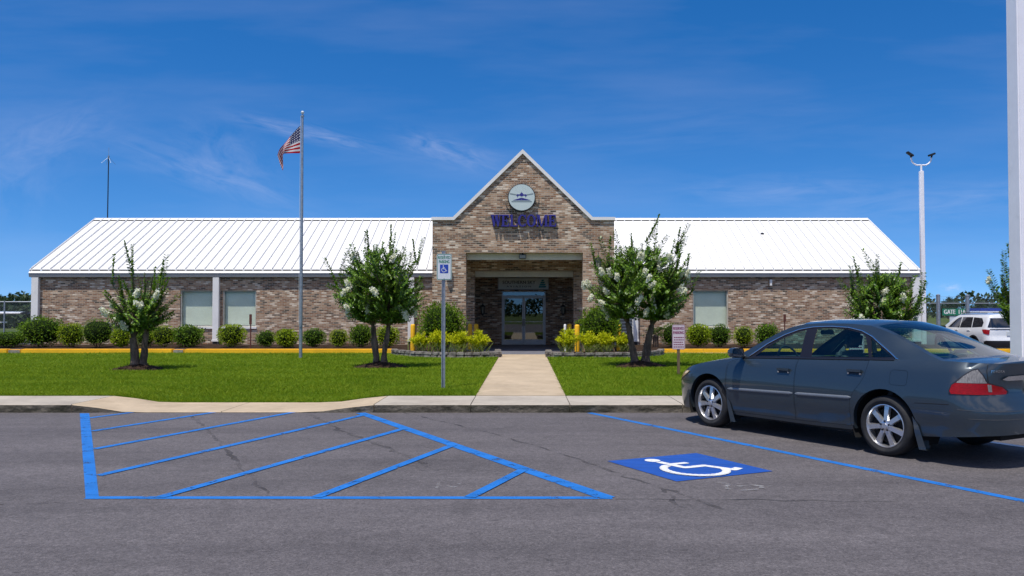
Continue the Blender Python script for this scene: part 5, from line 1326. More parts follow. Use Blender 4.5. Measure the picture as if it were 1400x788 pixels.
def sedan():
    A, B = Vector(gnd(970,584)), Vector(gnd(1208,624)); mid_ = (A+B)/2; u = (A-B).normalized(); nr = Vector((u.y,-u.x)); c = mid_ + nr*.885
    t = local_thing('sedan', 'blue-grey metallic sedan parked beside the painted wheelchair square', 'car', (c.x, c.y, 0), math.atan2(u.y, u.x))
    w = lambda z: .908 - .092*np.clip((z-.62)/.42, 0, 2)**1.9 - .055*np.clip((.62-z)/.42, 0, 2)**2 - .010*np.exp(-((z-.38)/.035)**2)
    zs = herm([-2.9,-2.5,-2.1,-1.8,-1.5,-.7,.1,.8,1.1,1.4,1.7,2.0,2.3,2.6,2.9],[1.04,1.045,1.055,1.058,1.046,1.018,.992,.965,.928,.884,.832,.780,.735,.705,.69])
    dn = herm([.15,.25,.36,.5,.6,.68,.76,.9],[-.07,-.02,.0,.0,-.025,-.075,-.14,-.2]); dr = herm([.2,.27,.38,.58,.655,.70,.76,1.0,1.08],[-.07,-.02,.005,.0,-.02,-.075,-.09,-.07,-.055])
    S = Shell(1.55,.79,-2.06,.48,w,zs,dn,dr)
    f = lambda off=0.: (lambda uu, zz: S.P(uu, zz, off))
    RA, CZ = .392, .335
    lowr = [(S.u1,.205),(2.2,.20),(1.78,.215)] + arch_pts(1.36,CZ,RA,.23) + [(.9,.215),(-.5,.225),(-.92,.235)] + arch_pts(-1.36,CZ,RA,.255) + [(-1.78,.268),(-2.1,.30),(-2.45,.335),(S.u0,.35)]
    top = [(x, float(zs(x))) for x in np.linspace(S.u0, S.u1, 80)]
    side = lowr + top
    fd = [(1.005,.255),(1.015,.60),(1.00,.90),(.97,float(zs(.97))-.028)] + [(x, float(zs(x))-.016) for x in np.linspace(.86,-.128,14)] + [(-.135,.60),(-.128,.262)]
    rd = [(-.142,.262),(-.149,.60),(-.142,float(zs(-.142))-.016)] + [(x, float(zs(x))-.016) for x in np.linspace(-.24,-1.115,12)] + [(-1.125,.95),(-1.105,.84),(-1.06,.76),(-.985,.67),(-.935,.57),(-.925,.45),(-.93,.285)]
    fuel = rrect(.205,.155,.035); fuel = [(x-1.535, y+.858) for x, y in fuel]
    body = both(side, f(), [offp(fd,.0035), offp(rd,.0035), offp(fuel,.003)], .075)
    # arch lips
    for cx, zl in ((1.36,.23),(-1.36,.255)):
        ap = np.array(arch_pts(cx,CZ,RA,zl,26)); o = S.P(ap[:,0], ap[:,1]); i_ = o-[0,.055,0]
        for sg in (1,-1): body.grid(np.array([o*[1,sg,1], i_*[1,sg,1]]))
    # hood, deck
    def skin(us, bowx, bowr, crown, mb, m=0):
        rows = []
        for k, uu in enumerate(us):
            e = S.P(uu, zs(uu)); fz = bowr[k]; cr = crown[k]; tt = np.linspace(-1,1,25)
            rows.append(np.stack([e[0]+bowx*fz*(1-tt**2), tt*e[1], e[2]+cr*(1-np.abs(tt)**2.2)], -1))
        mb.grid(np.array(rows), m); return rows
    us = np.concatenate([np.linspace(1.0,S.u1-.5,26), S.u1-.5*(1-np.sin(np.linspace(0,PI/2,16)))[1:]]); q = np.clip((us-1.0)/1.1,0,1)
    skin(us, .20, (1-q)**1.5, .035+.016*np.sin(PI*np.clip(q,0,1))-.012*q, body)
    us = np.concatenate([np.linspace(-1.95,-2.25,8), np.linspace(-2.25,S.u0,18)[1:]]); q = np.clip((-1.95-us)/.6,0,1)
    skin(us, -.10, np.ones(len(us))*(1-q)**1.2, .022+.0*q, body)
    # greenhouse
    yb = lambda x: S.P(x, zs(x))[...,1]
    def G(x, z, off=0.):
        x = np.asarray(x, float); z = np.asarray(z, float); dz = np.maximum(z-zs(x), 0)
        y = yb(x)-.36*dz-.42*dz**2 - .22*np.clip((-1.15-x)/.7,0,1.2)**1.6*np.clip(dz/.25,0,1) - .10*np.clip((x-.2)/.8,0,1)**2*np.clip(dz/.2,0,1) + off
        return np.stack([x, y, z], -1)
    Ap = herm([0,.25,.5,.8,1],[1.0,.71,.44,.17,.0]); Az = herm([0,.25,.5,.8,1],[float(zs(1.0)),1.105,1.245,1.368,1.408])
    Cx = herm([0,.2,.45,.75,1],[-.98,-1.20,-1.46,-1.76,-1.95]); Cz = herm([0,.2,.45,.75,1],[1.405,1.348,1.24,1.115,float(zs(-1.95))])
    Rz = herm([-.98,-.6,-.3,0],[1.405,1.425,1.425,1.408])
    v = np.linspace(0,1,22); Ae = [(float(Ap(k)), float(Az(k))) for k in v]; Ce = [(float(Cx(k)), float(Cz(k))) for k in v]; Re = [(x, float(Rz(x))) for x in np.linspace(0,-.98,24)]
    base = [(x, float(zs(x))) for x in np.linspace(-1.95,1.0,50)]
    gh = Ae + Re[1:] + Ce[1:] + base[1:-1]
    dlo = [(.70,.985),(.46,1.15),(.22,1.272),(.02,1.342),(-.18,1.374),(-.45,1.385),(-.70,1.375),(-.90,1.340),(-1.06,1.28),(-1.22,1.185),(-1.36,1.10),(-1.435,1.052)] + [(x, float(zs(x))+.006) for x in np.linspace(-1.40,.70,24)]
    both(gh, lambda x, z: G(x, z), [dlo], .075, mb=body)
    tt = np.linspace(-1,1,25)
    def rowat(x, z, bow, crown): e = G(x, z); return np.stack([x+bow*(1-tt**2), tt*e[1], z+crown*(1-np.abs(tt)**2.3)], -1)
    rows = [rowat(x, z, .07*max(0,1-(-x)/.35)-.08*max(0,1-(x+.98)/.35), .050) for x, z in Re]
    body.grid(np.array(rows)[:, ::-1])
    # windscreen and backlight frames + panes
    def screen(E, bow, crown, ml, mt, mb_):
        rows = np.array([rowat(x, z, bow[i], crown[i]) for i, (x, z) in enumerate(E)]); n = len(E); o = []
        for i in range(n-1):
            for j in range(24):
                edge = j < ml or j >= 24-ml or i < mt[0] or i >= n-1-mt[1]
                (mb_[0] if edge else mb_[1]).add([rows[i][j], rows[i][j+1], rows[i+1][j+1], rows[i+1][j]], [(0,1,2,3)])
    ws, bl = MB(), MB()
    screen(Ae, [.20*(1-k)+.07*k for k in v], [.035*(1-k)+.05*k for k in v], 1, (1,1), (body, ws)); screen(Ce[::-1], [-.10*(1-k)-.08*k for k in v], [.022*(1-k)+.05*k for k in v], 1, (1,1), (body, bl))
    mbuild(body, 'body', M['car_paint'], t, smooth=.62, weld=.0015)
    for o in (ws, bl):
        pass
    o = mbuild(ws, 'windscreen', M['car_glass'], t, 2); o2 = mbuild(bl, 'rear_window', M['car_glass'], t, 2)
    # dark structure behind the shut lines
    mb = both(lowr[3:-3] + [p for p in top[::-1] if False] + [(-1.75,.70),(-1.6,.95),(-1.2,.98),(.9,.90),(1.15,.72),(1.74,.5)][0:0], f(-.02), (), .15) if False else MB()
    inner = [(1.12,.27),(1.12,.88)] + [(x, float(zs(x))-.03) for x in np.linspace(1.0,-1.75,20)] + [(-1.75,.74)] + [(-1.36+.42*math.cos(a), CZ+.42*math.sin(a)) for a in np.linspace(PI*.86,.0+PI*.02,14)] + [(-.92,.27)]
    both(inner, f(-.022), (), .15, mb=mb); mbuild(mb, 'door_frame', M['underbody'], t)
    # doors, each with handle; glass and its dark surround
    Wf = [(.60,.992),(.42,1.125),(.20,1.243),(.02,1.312),(-.088,1.338),(-.118,1.10),(-.122,float(zs(-.12))+.022)] + [(x, float(zs(x))+.022) for x in np.linspace(-.05,.50,9)]
    Wr = [(-.245,1.357),(-.45,1.366),(-.68,1.356),(-.865,1.325),(-.965,1.285),(-1.04,1.16),(-1.085,float(zs(-1.085))+.022)] + [(x, float(zs(x))+.022) for x in np.linspace(-1.0,-.30,9)] + [(-.285,1.1)]
    Wq = [(-1.045,1.262),(-1.16,1.198),(-1.30,1.112),(-1.385,1.066),(-1.15,1.055),(-1.125,1.065),(-1.10,1.14)]
    fr_ = both(dlo, lambda x, z: G(x, z, -.004), [Wf, Wr, Wq], .07); mbuild(fr_, 'window_surround', M['black_trim'], t)
    for sg in (1,-1):
        for poly, win, nm, hx, hz in ((fd, Wf, 'front', .035, .842), (rd, Wr, 'rear', -.985, .886)):
            mb = MB(); patch(mb, poly, f(.0), (), .07, mirror=sg < 0); d = mbuild(mb, 'door', M['car_paint'], t)
            mb = MB(); patch(mb, win, lambda x, z: G(x, z, -.010), (), .08, mirror=sg < 0); mbuild(mb, 'window_glass', M['car_glass'], d)
            mb = MB(); hp = rrect(.20,.070,.022); patch(mb, [(x+hx, y+hz) for x, y in hp], f(.0015), (), .03, 0, mirror=sg < 0)
            patch(mb, [(x+hx, y+hz-.012) for x, y in rrect(.185,.034,.012)], f(.0025), (), .03, 1, mirror=sg < 0)
            y0 = float(S.P(hx, hz)[1]); hm = MB(); hm.box(hx-.092,hx+.092,y0+.006,y0+.030,hz+.002,hz+.030,0); hm.box(hx-.088,hx-.070,y0-.002,y0+.02,hz-.026,hz-.008,2); hm.box(hx+.070,hx+.088,y0-.002,y0+.02,hz-.026,hz-.008,2)
            mb.add([(p[0], p[1]*sg, p[2]) for p in hm.v], hm.f if sg > 0 else [q[::-1] for q in hm.f], 0); mb.m[-12:] = [2]*12
            mbuild(mb, 'handle', [M['car_paint'], M['black_trim'], M['chrome']], d, .5)
            x0, x1 = (.985,-.120) if nm == 'front' else (-.157,-.955)
            zt = lambda x: .575-.026*x
            mb = MB(); xs = np.linspace(x0, x1, 22); g = []
            for i, x in enumerate(xs):
                k = .35 if i in (0, 21) else 1.; c = float(zt(x)); g.append([S.P(x, c+dz*k, o*k)*np.array([1,sg,1]) for dz, o in ((-.018,-.002),(-.016,.007),(-.010,.011),(.010,.011),(.016,.007),(.018,-.002))])
            mb.grid(np.array(g) if sg < 0 else np.array(g)[::-1])
            mbuild(mb, 'trim_strip', M['strip'], d)
        mb = MB(); patch(mb, Wq, lambda x, z: G(x, z, -.010), (), .08, mirror=sg < 0); mbuild(mb, 'quarter_glass', M['car_glass'], t)
        mb = MB(); patch(mb, fuel, f(.0), (), .05, mirror=sg < 0)
        if sg > 0: mbuild(mb, 'fuel_flap', M['car_paint'], t)
        else: mbuild(mb, 'quarter_panel', M['car_paint'], t)
        # bright strip over the windows
        edge = dlo[:12]; pts = dens(edge + [(-1.47,1.046)], .05)[:-1]; pts = [p for p in pts if inpoly([p], offp(dlo,.012))[0]]
        pts = []
        for a, b in zip((dlo[:12]+[(-1.465,1.044)])[:-1], (dlo[:12]+[(-1.465,1.044)])[1:]):
            for k in range(5): pts.append((a[0]+(b[0]-a[0])*k/5, a[1]+(b[1]-a[1])*k/5))
        pts.append((-1.465,1.044)); mb = MB(); mb.tube([G(x, z+.004, .003)*np.array([1,sg,1]) for x, z in pts], .0085, 6); mb.build('window_moulding', M['chrome'] if sg > 0 else M['chrome'], t, org=(0,0,0), smooth=1.2)
        mb = MB(); mb.tube([S.P(x, zs(x)-.004, .004)*np.array([1,sg,1]) for x in np.linspace(.80,-1.42,20)], .008, 6); mb.build('belt_moulding', M['black_trim'], t, org=(0,0,0), smooth=1.2)
        # lamps
        tl = MB(); patch(tl, [(-2.135,.765),(-2.155,.738),(-2.705,.738),(-2.712,.765),(-2.672,.808),(-2.53,.848),(-2.19,.848),(-2.155,.825)], f(.008), (), .04, mirror=sg < 0); tlo = mbuild(tl, 'taillight', M['tail_red'], t)
        mb = MB(); patch(mb, [(-2.20,.851),(-2.52,.851),(-2.46,.93),(-2.395,.985),(-2.35,.975),(-2.27,.92)], f(.008), (), .035, mirror=sg < 0); mbuild(mb, 'clear_lens', M['tail_clear'], tlo)
        mb = MB(); patch(mb, [(-2.545,.765),(-2.58,.765),(-2.565,.835),(-2.525,.838)], f(.0095), (), .03, mirror=sg < 0); mbuild(mb, 'reversing_lens', M['tail_clear'], tlo)
        mb = MB(); patch(mb, [(-2.125,.73),(-2.72,.73),(-2.725,.77),(-2.68,.815),(-2.53,.86),(-2.47,.935),(-2.395,.997),(-2.345,.985),(-2.26,.925),(-2.185,.86),(-2.145,.825),(-2.122,.775)], f(.004), (), .04, mirror=sg < 0); mbuild(mb, 'lamp_bezel', M['black_trim'], tlo)
        hl = MB(); patch(hl, [(1.80,.745),(1.86,.705),(2.05,.625),(2.24,.568),(2.52,.575),(2.55,.63),(2.30,.690),(2.05,.728)], f(.006), (), .04, mirror=sg < 0); mbuild(hl, 'headlight', M['amber'], t)
        # mirror
        mb = MB(); mr = MB(); prof = []
        for x, h_, w_ in ((.845,.015,.02),(.825,.042,.07),(.78,.062,.098),(.735,.066,.105),(.700,.064,.103)):
            prof.append([(x, (.985+w_*math.copysign(abs(math.cos(a))**.6, math.cos(a)))*sg, 1.035+h_*math.copysign(abs(math.sin(a))**.6, math.sin(a))) for a in np.linspace(0,2*PI,25)])
        mb.grid(prof); mb.tube([(.80,.80*sg,.99),(.76,.92*sg,1.005)], [.035,.03], 8); mo = mb.build('mirror', M['car_paint'], t, org=(0,0,0), smooth=.9)
        mr = MB(); mr.add([(.704,(.985+.093*math.copysign(abs(math.cos(a))**.6, math.cos(a)))*sg,1.035+.056*math.copysign(abs(math.sin(a))**.6, math.sin(a))) for a in np.linspace(0,2*PI,24,endpoint=False)], [tuple(range(24))]); mr.build('mirror_glass', M['mirror'], mo, org=(0,0,0))
        mr = MB(); mr.add([(.701,(.985+.104*math.copysign(abs(math.cos(a))**.6, math.cos(a)))*sg,1.035+.065*math.copysign(abs(math.sin(a))**.6, math.sin(a))) for a in np.linspace(0,2*PI,24,endpoint=False)], [tuple(range(24))]); mr.v = [(.7015, y, z) for _, y, z in mr.v]
        # mud flaps
        for fx, z0, z1 in ((.965,.12,.42),(-1.765,.13,.43)):
            mb = MB(); mb.add([(fx+.06,.89*sg,z1+.04),(fx+.035,.89*sg,z1-.12),(fx-.012,.885*sg,z0),(fx-.085,.87*sg,z0),(fx+.06,.68*sg,z1+.04),(fx+.035,.68*sg,z1-.12),(fx-.012,.70*sg,z0),(fx-.085,.70*sg,z0),(fx-.01,.89*sg,z1-.05)], [(0,1,2,3,8),(0,4,5,1),(1,5,6,2),(2,6,7,3)]); mb.build('mud_flap', M['car_paint'], t, org=(0,0,0), smooth=.5)
        # wheels in dark wells
        for wx in (1.36,-1.36):
            wheel(t, wx, .875*sg, sg)
            mb = MB(); an = np.linspace(-.45,PI+.45,24); mb.grid([[(wx+.415*math.cos(a), y*sg, CZ+.415*math.sin(a)) for a in an] for y in (.50,.872)]); mb.grid([[(wx+r_*math.cos(a), .50*sg, CZ+r_*math.sin(a)) for a in an] for r_ in (.01,.415)]); mbuild(mb, 'wheel_well', M['underbody'], t)
    # seams, bumper lines, plate, garnish, badge
    mb = MB()
    def sline(pts, wd=.006, off=.0012, m=0):
        for sg in (1,-1):
            for a, b in zip(pts[:-1], pts[1:]):
                a, b = np.array(a), np.array(b); d = (b-a)/np.linalg.norm(b-a); n = np.array([-d[1], d[0]])*wd/2; k = max(1, int(np.linalg.norm(b-a)/.05)); s_ = np.linspace(0,1,k+1)[:,None]; c_ = a+(b-a)*s_
                g = np.array([S.P((c_+n)[:,0], (c_+n)[:,1], off), S.P((c_-n)[:,0], (c_-n)[:,1], off)])*[1,sg,1]; mb.grid(g, m)
    sline([(-1.74,.612),(-2.12,.628)]); sline([(-2.475,1.03),(-2.535,.86)]); sline([(-2.62,.728),(-2.66,.70),(-2.813,.698)]); sline([(1.76,.60),(2.1,.60)]); sline([(1.02,.92),(1.028,.60),(1.02,.26)], .004)
    sline([(-2.2,.585),(-2.813,.575)], .006, .0015, 1); sline([(-2.3,.50),(-2.813,.495)], .006, .0015, 1); mbuild(mb, 'seam_lines', [M['underbody'], M['seat_fabric']], t)
    mb = both([(-2.655,.885),(-2.70,.915),(-2.813,.922),(-2.813,.872),(-2.70,.872)], f(.022), (), .04); mbuild(mb, 'boot_garnish', M['chrome'], t)
    xt = float(S.P(S.u0,.80)[0]); mb = MB(); mb.prism(rrect(.305,.152,.012), lambda p, d: (d, -p[0], .79+p[1]), xt-.016, xt-.006); pl = mb.build('number_plate', M['sign_white'], t, org=(0,0,0))
    mb = MB()
    for k in range(6): mb.box(xt-.0175,xt-.0165,-.115+.04*k,-.09+.04*k,.765,.825)
    mb.build('plate_marking', M['sign_blue'], pl, org=(0,0,0))
    mb = MB(); add_text(mb, 'TOYOTA', .034, lambda uu, vv, l=0: tuple(S.P(-2.603-uu*.9, .965+vv, .003+l)), width=.15, bold=.001); mbuild(mb, 'badge', M['chrome'], t, None, None)
    gr = both([(2.60,.50),(S.u1,.50),(S.u1,.66),(2.62,.64)], f(.004), (), .05); mbuild(gr, 'grille', M['black_trim'], t)
    # floor, cabin and seats
    mb = MB(); mb.box(-1.0,2.15,-.56,.56,.20,.30); mb.box(-2.40,-1.0,-.48,.48,.27,.36); mb.box(-.94,.94,-.845,.845,.205,.31); mb.box(-2.38,-1.82,-.60,.60,.34,.62); mb.box(1.78,2.1,-.62,.62,.22,.6); mb.tube([(-2.2,-.45,.33),(-2.44,-.45,.325)], .03, 10); mb.build('underside', M['underbody'], t, org=(0,0,0))
    mb = MB(); mb.box(-1.3,.9,-.76,.76,.32,.36); mb.box(-2.0,-1.42,-.74,.74,.95,1.005); mb.box(.62,1.08,-.72,.72,.60,.955); mb.box(-1.5,-1.45,-.74,.74,.36,.95); mb.box(1.06,1.10,-.74,.74,.3,.95); mb.build('cabin_trim', M['seat_dark'], t, org=(0,0,0), bevel=.03)
    for sy in (.37,-.37):
        mb = MB(); mb.box(-.42,.12,sy-.25,sy+.25,.36,.60); mb.bar((-.36,sy,.56),(-.56,sy,1.10),.48,.13,up=(1,0,0)); s_ = mb.build('front_seat', M['seat_fabric'], t, org=(0,0,0), bevel=.05, smooth=.6)
        mb = MB(); mb.bar((-.565,sy,1.135),(-.60,sy,1.32),.27,.10,up=(1,0,0)); mb.build('headrest', M['seat_dark'], s_, org=(0,0,0), bevel=.04, smooth=.6)
        mb = MB(); mb.bar((-1.40,sy,.98),(-1.46,sy,1.13),.30,.10,up=(1,0,0)); mb.build('rear_headrest', M['seat_fabric'], t, org=(0,0,0), bevel=.04, smooth=.6)
    mb = MB(); mb.box(-1.28,-.75,-.66,.66,.36,.58); mb.bar((-1.22,0,.5),(-1.42,0,.99),1.30,.14,up=(1,0,0)); mb.build('rear_seat', M['seat_fabric'], t, org=(0,0,0), bevel=.05, smooth=.6)
    mb = MB(); mb.tube([(.42+.06*math.sin(a), .37+.18*math.cos(a), .945+.17*math.sin(a)) for a in np.linspace(0,2*PI,29)], .014, 8); mb.bar((.42,.37,.945),(.66,.37,.88),.06,.05); mb.bar((.42,.20,.945),(.42,.54,.945),.03,.02); mb.build('steering_wheel', M['seat_dark'], t, org=(0,0,0), smooth=1.)
    mb = MB(); mb.box(.10,.125,-.12,.12,1.27,1.33); mb.build('rear_view_mirror', M['black_trim'], t, org=(0,0,0), bevel=.01)
sedan()

def utility_car():
    X = at(1377,444,34)[0]; t = local_thing('utility_car', 'white utility car parked tail toward us beyond the sedan', 'car', (X+.36, 34.4+2.5, -.25), PI/2+.02)
    w = lambda z: .985 - .055*np.clip((.75-z)/.4,0,2)**2 - .05*np.clip((z-.85)/.3,0,1)**2 - .21*np.clip((z-1.10)/.62,0,2)**1.15
    zs = herm([-2.9,-2.4,-1.6,-.6,.0,.5,.95,1.3,1.9,2.3,2.9],[1.66,1.69,1.735,1.745,1.735,1.60,1.33,1.165,1.10,1.04,.95])
    dn = herm([.2,.45,.7,1.0,1.2],[-.08,0,0,-.06,-.15]); dr = herm([.2,.4,.62,.72,.80,1.12,1.2,1.72],[-.10,-.02,.0,-.02,-.07,-.08,-.10,-.30])
    S = Shell(1.6,.80,-2.08,.42,w,zs,dn,dr,.55,.34,.12,.05); f = lambda off=0.: (lambda uu, zz: S.P(uu, zz, off)); RA, CZ = .44, .38
    lowr = [(S.u1,.30),(2.2,.30)] + arch_pts(1.42,CZ,RA,.32) + arch_pts(-1.40,CZ,RA,.32) + [(-2.3,.34),(S.u0,.36)]
    top = [(x, float(zs(x))) for x in np.linspace(S.u0, S.u1, 70)]
    body = both(lowr+top, f(), (), .11); rows = []
    for uu in np.concatenate([np.linspace(S.u0,-2.0,16), np.linspace(-1.9,1.8,40), np.linspace(1.9,S.u1,14)]):
        e = S.P(uu, zs(uu)); tt = np.linspace(-1,1,17); rows.append(np.stack([e[0]+0*tt, tt*e[1], e[2]+(.045 if -2.2 < uu < 0 else .03)*(1-np.abs(tt)**2.2)], -1))
    body.grid(np.array(rows)[:, ::-1]); mbuild(body, 'body', M['suv_white'], t, .7, .002)
    for sg in (1,-1):
        for nm, poly in (('window_glass',[(.72,1.17),(.25,1.50),(.02,1.60),(-.18,1.62),(-.22,1.16)]),('window_glass',[(-.26,1.16),(-.26,1.62),(-1.05,1.62),(-1.15,1.18)]),('window_glass',[(-1.2,1.18),(-1.12,1.615),(-1.75,1.58),(-1.95,1.40),(-1.93,1.22)])):
            mb = MB(); patch(mb, poly, f(.005), (), .09, mirror=sg < 0); mbuild(mb, nm, M['suv_glass'], t)
        mb = MB(); patch(mb, [(-2.00,1.11),(-2.16,.96),(-2.40,.90),(-2.45,.92),(-2.45,1.10),(-2.2,1.12)], f(.012), (), .05, mirror=sg < 0); mbuild(mb, 'taillight', M['tail_red'], t)
        mb = MB()
        for wx in (1.42,-1.40): wheel(t, wx, .95*sg, sg, .38, .26, 5, .24)
        mb = MB(); lr = [(S.u1,.30),(2.2,.30)]; cl = []
        for wx in (1.42,-1.40):
            an = np.linspace(-.1,PI+.1,18); g = lambda r_: S.P(wx+r_*np.cos(an), CZ+r_*np.sin(an), .008)*[1,sg,1]; mb.grid(np.array([g(.435), g(.50)]) if sg > 0 else np.array([g(.50), g(.435)]))
            mb.grid([[(wx+.44*math.cos(a), y*sg, CZ+.44*math.sin(a)) for a in an] for y in (.55,.96)])
        mbuild(mb, 'arch_cladding', M['black_trim'], t)
        mb = MB(); mb.prism(rrect(.20,.13,.03), lambda p, d: (d, (1.07+p[0])*sg, 1.17+p[1]), .80, .92); mb.build('mirror', M['black_trim'], t, org=(0,0,0), bevel=.02)
        mb = MB(); mb.bar((-1.9,.66*sg,1.79),(.0,.70*sg,1.80),.04,.03); mb.build('roof_rail', M['black_trim'], t, org=(0,0,0))
        for hx in (-.05,-1.0):
            y0 = float(S.P(hx,1.05)[1]); mb = MB(); mb.box(hx-.11,hx+.11,y0*sg-.02,y0*sg+.02,1.035,1.07); mb.build('handle', M['suv_white'], t, org=(0,0,0))
    rg = both([(-2.31,1.20),(-2.39,1.56),(S.u0,1.58),(S.u0,1.19)], f(.006), (), .06); mbuild(rg, 'rear_window', M['suv_glass'], t)
    rg = both([(-2.36,1.60),(S.u0,1.615),(S.u0,1.66),(-2.36,1.65)], f(.05), (), .06); mbuild(rg, 'spoiler', M['suv_white'], t)
    rg = both([(-2.20,.35),(-2.15,.62),(-2.3,.66),(S.u0,.66),(S.u0,.37)], f(.010), (), .06); mbuild(rg, 'lower_bumper', M['black_trim'], t)
    rg = both([(-2.44,1.115),(S.u0,1.115),(S.u0,1.145),(-2.44,1.14)], f(.012), (), .06); mbuild(rg, 'dark_trim_bar', M['black_trim'], t)
    xt = float(S.P(S.u0,.95)[0]); mb = MB(); mb.prism(rrect(.34,.17,.02), lambda p, d: (d, -p[0], .95+p[1]), xt-.03, xt-.005); mb.build('number_plate', M['sign_white'], t, org=(0,0,0))
    mb = MB(); mb.tube([(xt-.045,0,1.13),(xt-.02,0,1.13)], .055, 14); mb.build('badge', M['chrome'], t, org=(0,0,0))
    mb = MB(); mb.box(-2.3,2.2,-.7,.7,.28,.5); mb.build('underside', M['underbody'], t, org=(0,0,0))
utility_car()
# ================================================================== SKY, SUN, CAMERA
SUN_D = Vector((.20,.31,-1.0)).normalized()            # direction the light travels
el = math.asin(-SUN_D.z); az = math.atan2(-SUN_D.x, -SUN_D.y)   # azimuth of the sun clockwise from +Y
w = bpy.data.worlds.new('World'); bpy.context.scene.world = w; w.use_nodes = True
t = NT(w); bg = t.n['Background']; bg.inputs['Strength'].default_value = SKY_STR
sky = t.node('ShaderNodeTexSky', sky_type='NISHITA', sun_disc=False, sun_elevation=el, sun_rotation=az, altitude=0., air_density=.8, dust_density=.0, ozone_density=3.)
tc = t.node('ShaderNodeTexCoord').outputs['Generated']
sp = t.node('ShaderNodeSeparateXYZ'); t.l.new(tc, sp.inputs[0])
# clear dry air: look the sky up a little above the true elevation so the horizon stays blue
vz = t.math('ADD', t.math('MULTIPLY', t.math('MAXIMUM', sp.outputs[2], 0.0), 1.12), .105)
vc = t.node('ShaderNodeCombineXYZ'); t.l.new(sp.outputs[0], vc.inputs[0]); t.l.new(sp.outputs[1], vc.inputs[1]); t.l.new(vz, vc.inputs[2])
vn = t.node('ShaderNodeVectorMath', operation='NORMALIZE'); t.l.new(vc.outputs[0], vn.inputs[0]); t.l.new(vn.outputs[0], sky.inputs['Vector'])
hs = t.node('ShaderNodeHueSaturation', i_Saturation=1.36, i_Hue=.505, i_Value=.98); t.l.new(sky.outputs[0], hs.inputs['Color'])
# thin cirrus: wisps of noise, each drifting in its own patch of sky (tangent coordinates of direction)
yy = t.math('MAXIMUM', sp.outputs[1], .05)
cx = t.math('DIVIDE', sp.outputs[0], yy); cz = t.math('DIVIDE', sp.outputs[2], yy)
cb = t.node('ShaderNodeCombineXYZ'); t.l.new(cx, cb.inputs[0]); t.l.new(cz, cb.inputs[1])
tot = None
def wisp(px_, py_, wx, wy, rot, amt, seed):
    global tot
    r = ray(px_, py_); u0, v0 = r[0]/r[1], r[2]/r[1]; ca, sa = math.cos(rot), math.sin(rot)
    du = t.math('SUBTRACT', cx, u0); dv = t.math('SUBTRACT', cz, v0)
    a = t.math('ADD', t.math('MULTIPLY', du, ca/wx), t.math('MULTIPLY', dv, sa/wx)); b = t.math('ADD', t.math('MULTIPLY', du, -sa/wy), t.math('MULTIPLY', dv, ca/wy))
    r2 = t.math('ADD', t.math('MULTIPLY', a, a), t.math('MULTIPLY', b, b)); g = t.math('POWER', 2.718, t.math('MULTIPLY', r2, -1.0))
    c2 = t.node('ShaderNodeCombineXYZ'); t.l.new(a, c2.inputs[0]); t.l.new(t.math('ADD', b, seed), c2.inputs[1])
    n = t.ramp(t.noise(t.mapping(c2.outputs[0], scale=(.9,.8,1)), 1.6, 7, .62, .6), [(.36, (0,0,0)), (.72, (1,1,1))])
    k = t.math('MULTIPLY', t.math('MULTIPLY', g, n), amt*.40); tot = k if tot is None else t.math('ADD', tot, k)
wisp(70,190,.085,.030,.35,.28,1.); wisp(15,240,.06,.05,.3,.20,5.); wisp(285,238,.11,.020,-.33,.36,9.); wisp(315,215,.06,.03,-.5,.28,13.)
wisp(420,182,.075,.0085,-.22,.55,17.); wisp(612,206,.055,.014,-.28,.50,21.); wisp(1080,262,.13,.018,.0,.28,25.); wisp(1310,275,.16,.022,.08,.32,29.); wisp(1302,394,.013,.0045,.0,.75,33.); wisp(1345,405,.03,.006,.0,.35,37.); wisp(900,180,.3,.03,.1,.12,41.)
band = t.math('MULTIPLY', t.ramp(t.noise(t.mapping(cb.outputs[0], scale=(1.2,7,1)), 1.5, 5), [(.45, (0,0,0)), (.85, (1,1,1))]), .10)
tot = t.math('MINIMUM', t.math('ADD', tot, band), .85)
front = t.math('GREATER_THAN', sp.outputs[1], .06); tot = t.math('MULTIPLY', tot, front)
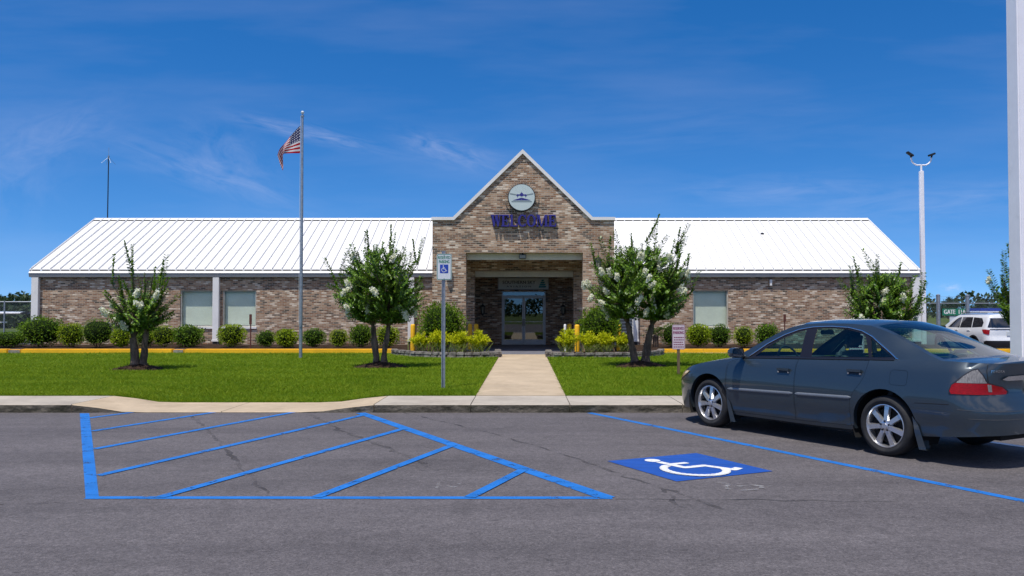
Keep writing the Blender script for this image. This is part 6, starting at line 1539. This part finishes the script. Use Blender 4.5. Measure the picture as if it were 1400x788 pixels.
# unseen clouds added behind the camera to brighten and neutralise the facade shade
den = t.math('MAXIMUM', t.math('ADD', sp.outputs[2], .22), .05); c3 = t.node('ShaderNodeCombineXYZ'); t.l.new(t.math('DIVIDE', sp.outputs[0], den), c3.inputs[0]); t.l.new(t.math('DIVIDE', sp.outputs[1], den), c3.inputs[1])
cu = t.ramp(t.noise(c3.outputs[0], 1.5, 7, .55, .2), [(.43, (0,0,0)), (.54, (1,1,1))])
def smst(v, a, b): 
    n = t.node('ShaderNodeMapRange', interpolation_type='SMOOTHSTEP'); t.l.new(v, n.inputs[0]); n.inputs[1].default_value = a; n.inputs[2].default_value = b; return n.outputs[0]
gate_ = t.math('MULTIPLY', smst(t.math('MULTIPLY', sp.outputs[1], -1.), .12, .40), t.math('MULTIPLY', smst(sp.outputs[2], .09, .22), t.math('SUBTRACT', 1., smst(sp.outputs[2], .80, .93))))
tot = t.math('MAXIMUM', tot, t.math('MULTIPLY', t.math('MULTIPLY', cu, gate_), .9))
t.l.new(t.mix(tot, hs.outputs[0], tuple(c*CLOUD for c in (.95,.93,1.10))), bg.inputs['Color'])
sl_ = bpy.data.lights.new('sun', 'SUN'); sl_.energy = SUN_STR; sl_.angle = R(.53); sl_.color = (1.0,.945,.86)
so = bpy.data.objects.new('sun', sl_); C.objects.link(so); so.rotation_euler = SUN_D.to_track_quat('-Z','Y').to_euler(); so.location = (0,0,40)
cam = bpy.data.cameras.new('camera'); cam.sensor_width = 36; cam.lens = F/1400*36; cam.shift_x = -18/1400; cam.clip_start = .1; cam.clip_end = 6000
co = bpy.data.objects.new('camera', cam); C.objects.link(co); co.location = (0,0,H); co.rotation_euler = (PI/2+PITCH,0,0)
sc = bpy.context.scene; sc.camera = co
for o in sc.objects:
    if '_w' in o: del o['_w']
sc.render.engine = 'CYCLES'; sc.cycles.max_bounces = 8; sc.cycles.transparent_max_bounces = 16
sc.view_settings.view_transform = 'Standard'; sc.view_settings.look = 'None'; sc.view_settings.exposure = EXPO; sc.view_settings.gamma = 1; sc.view_settings.use_curve_mapping = False
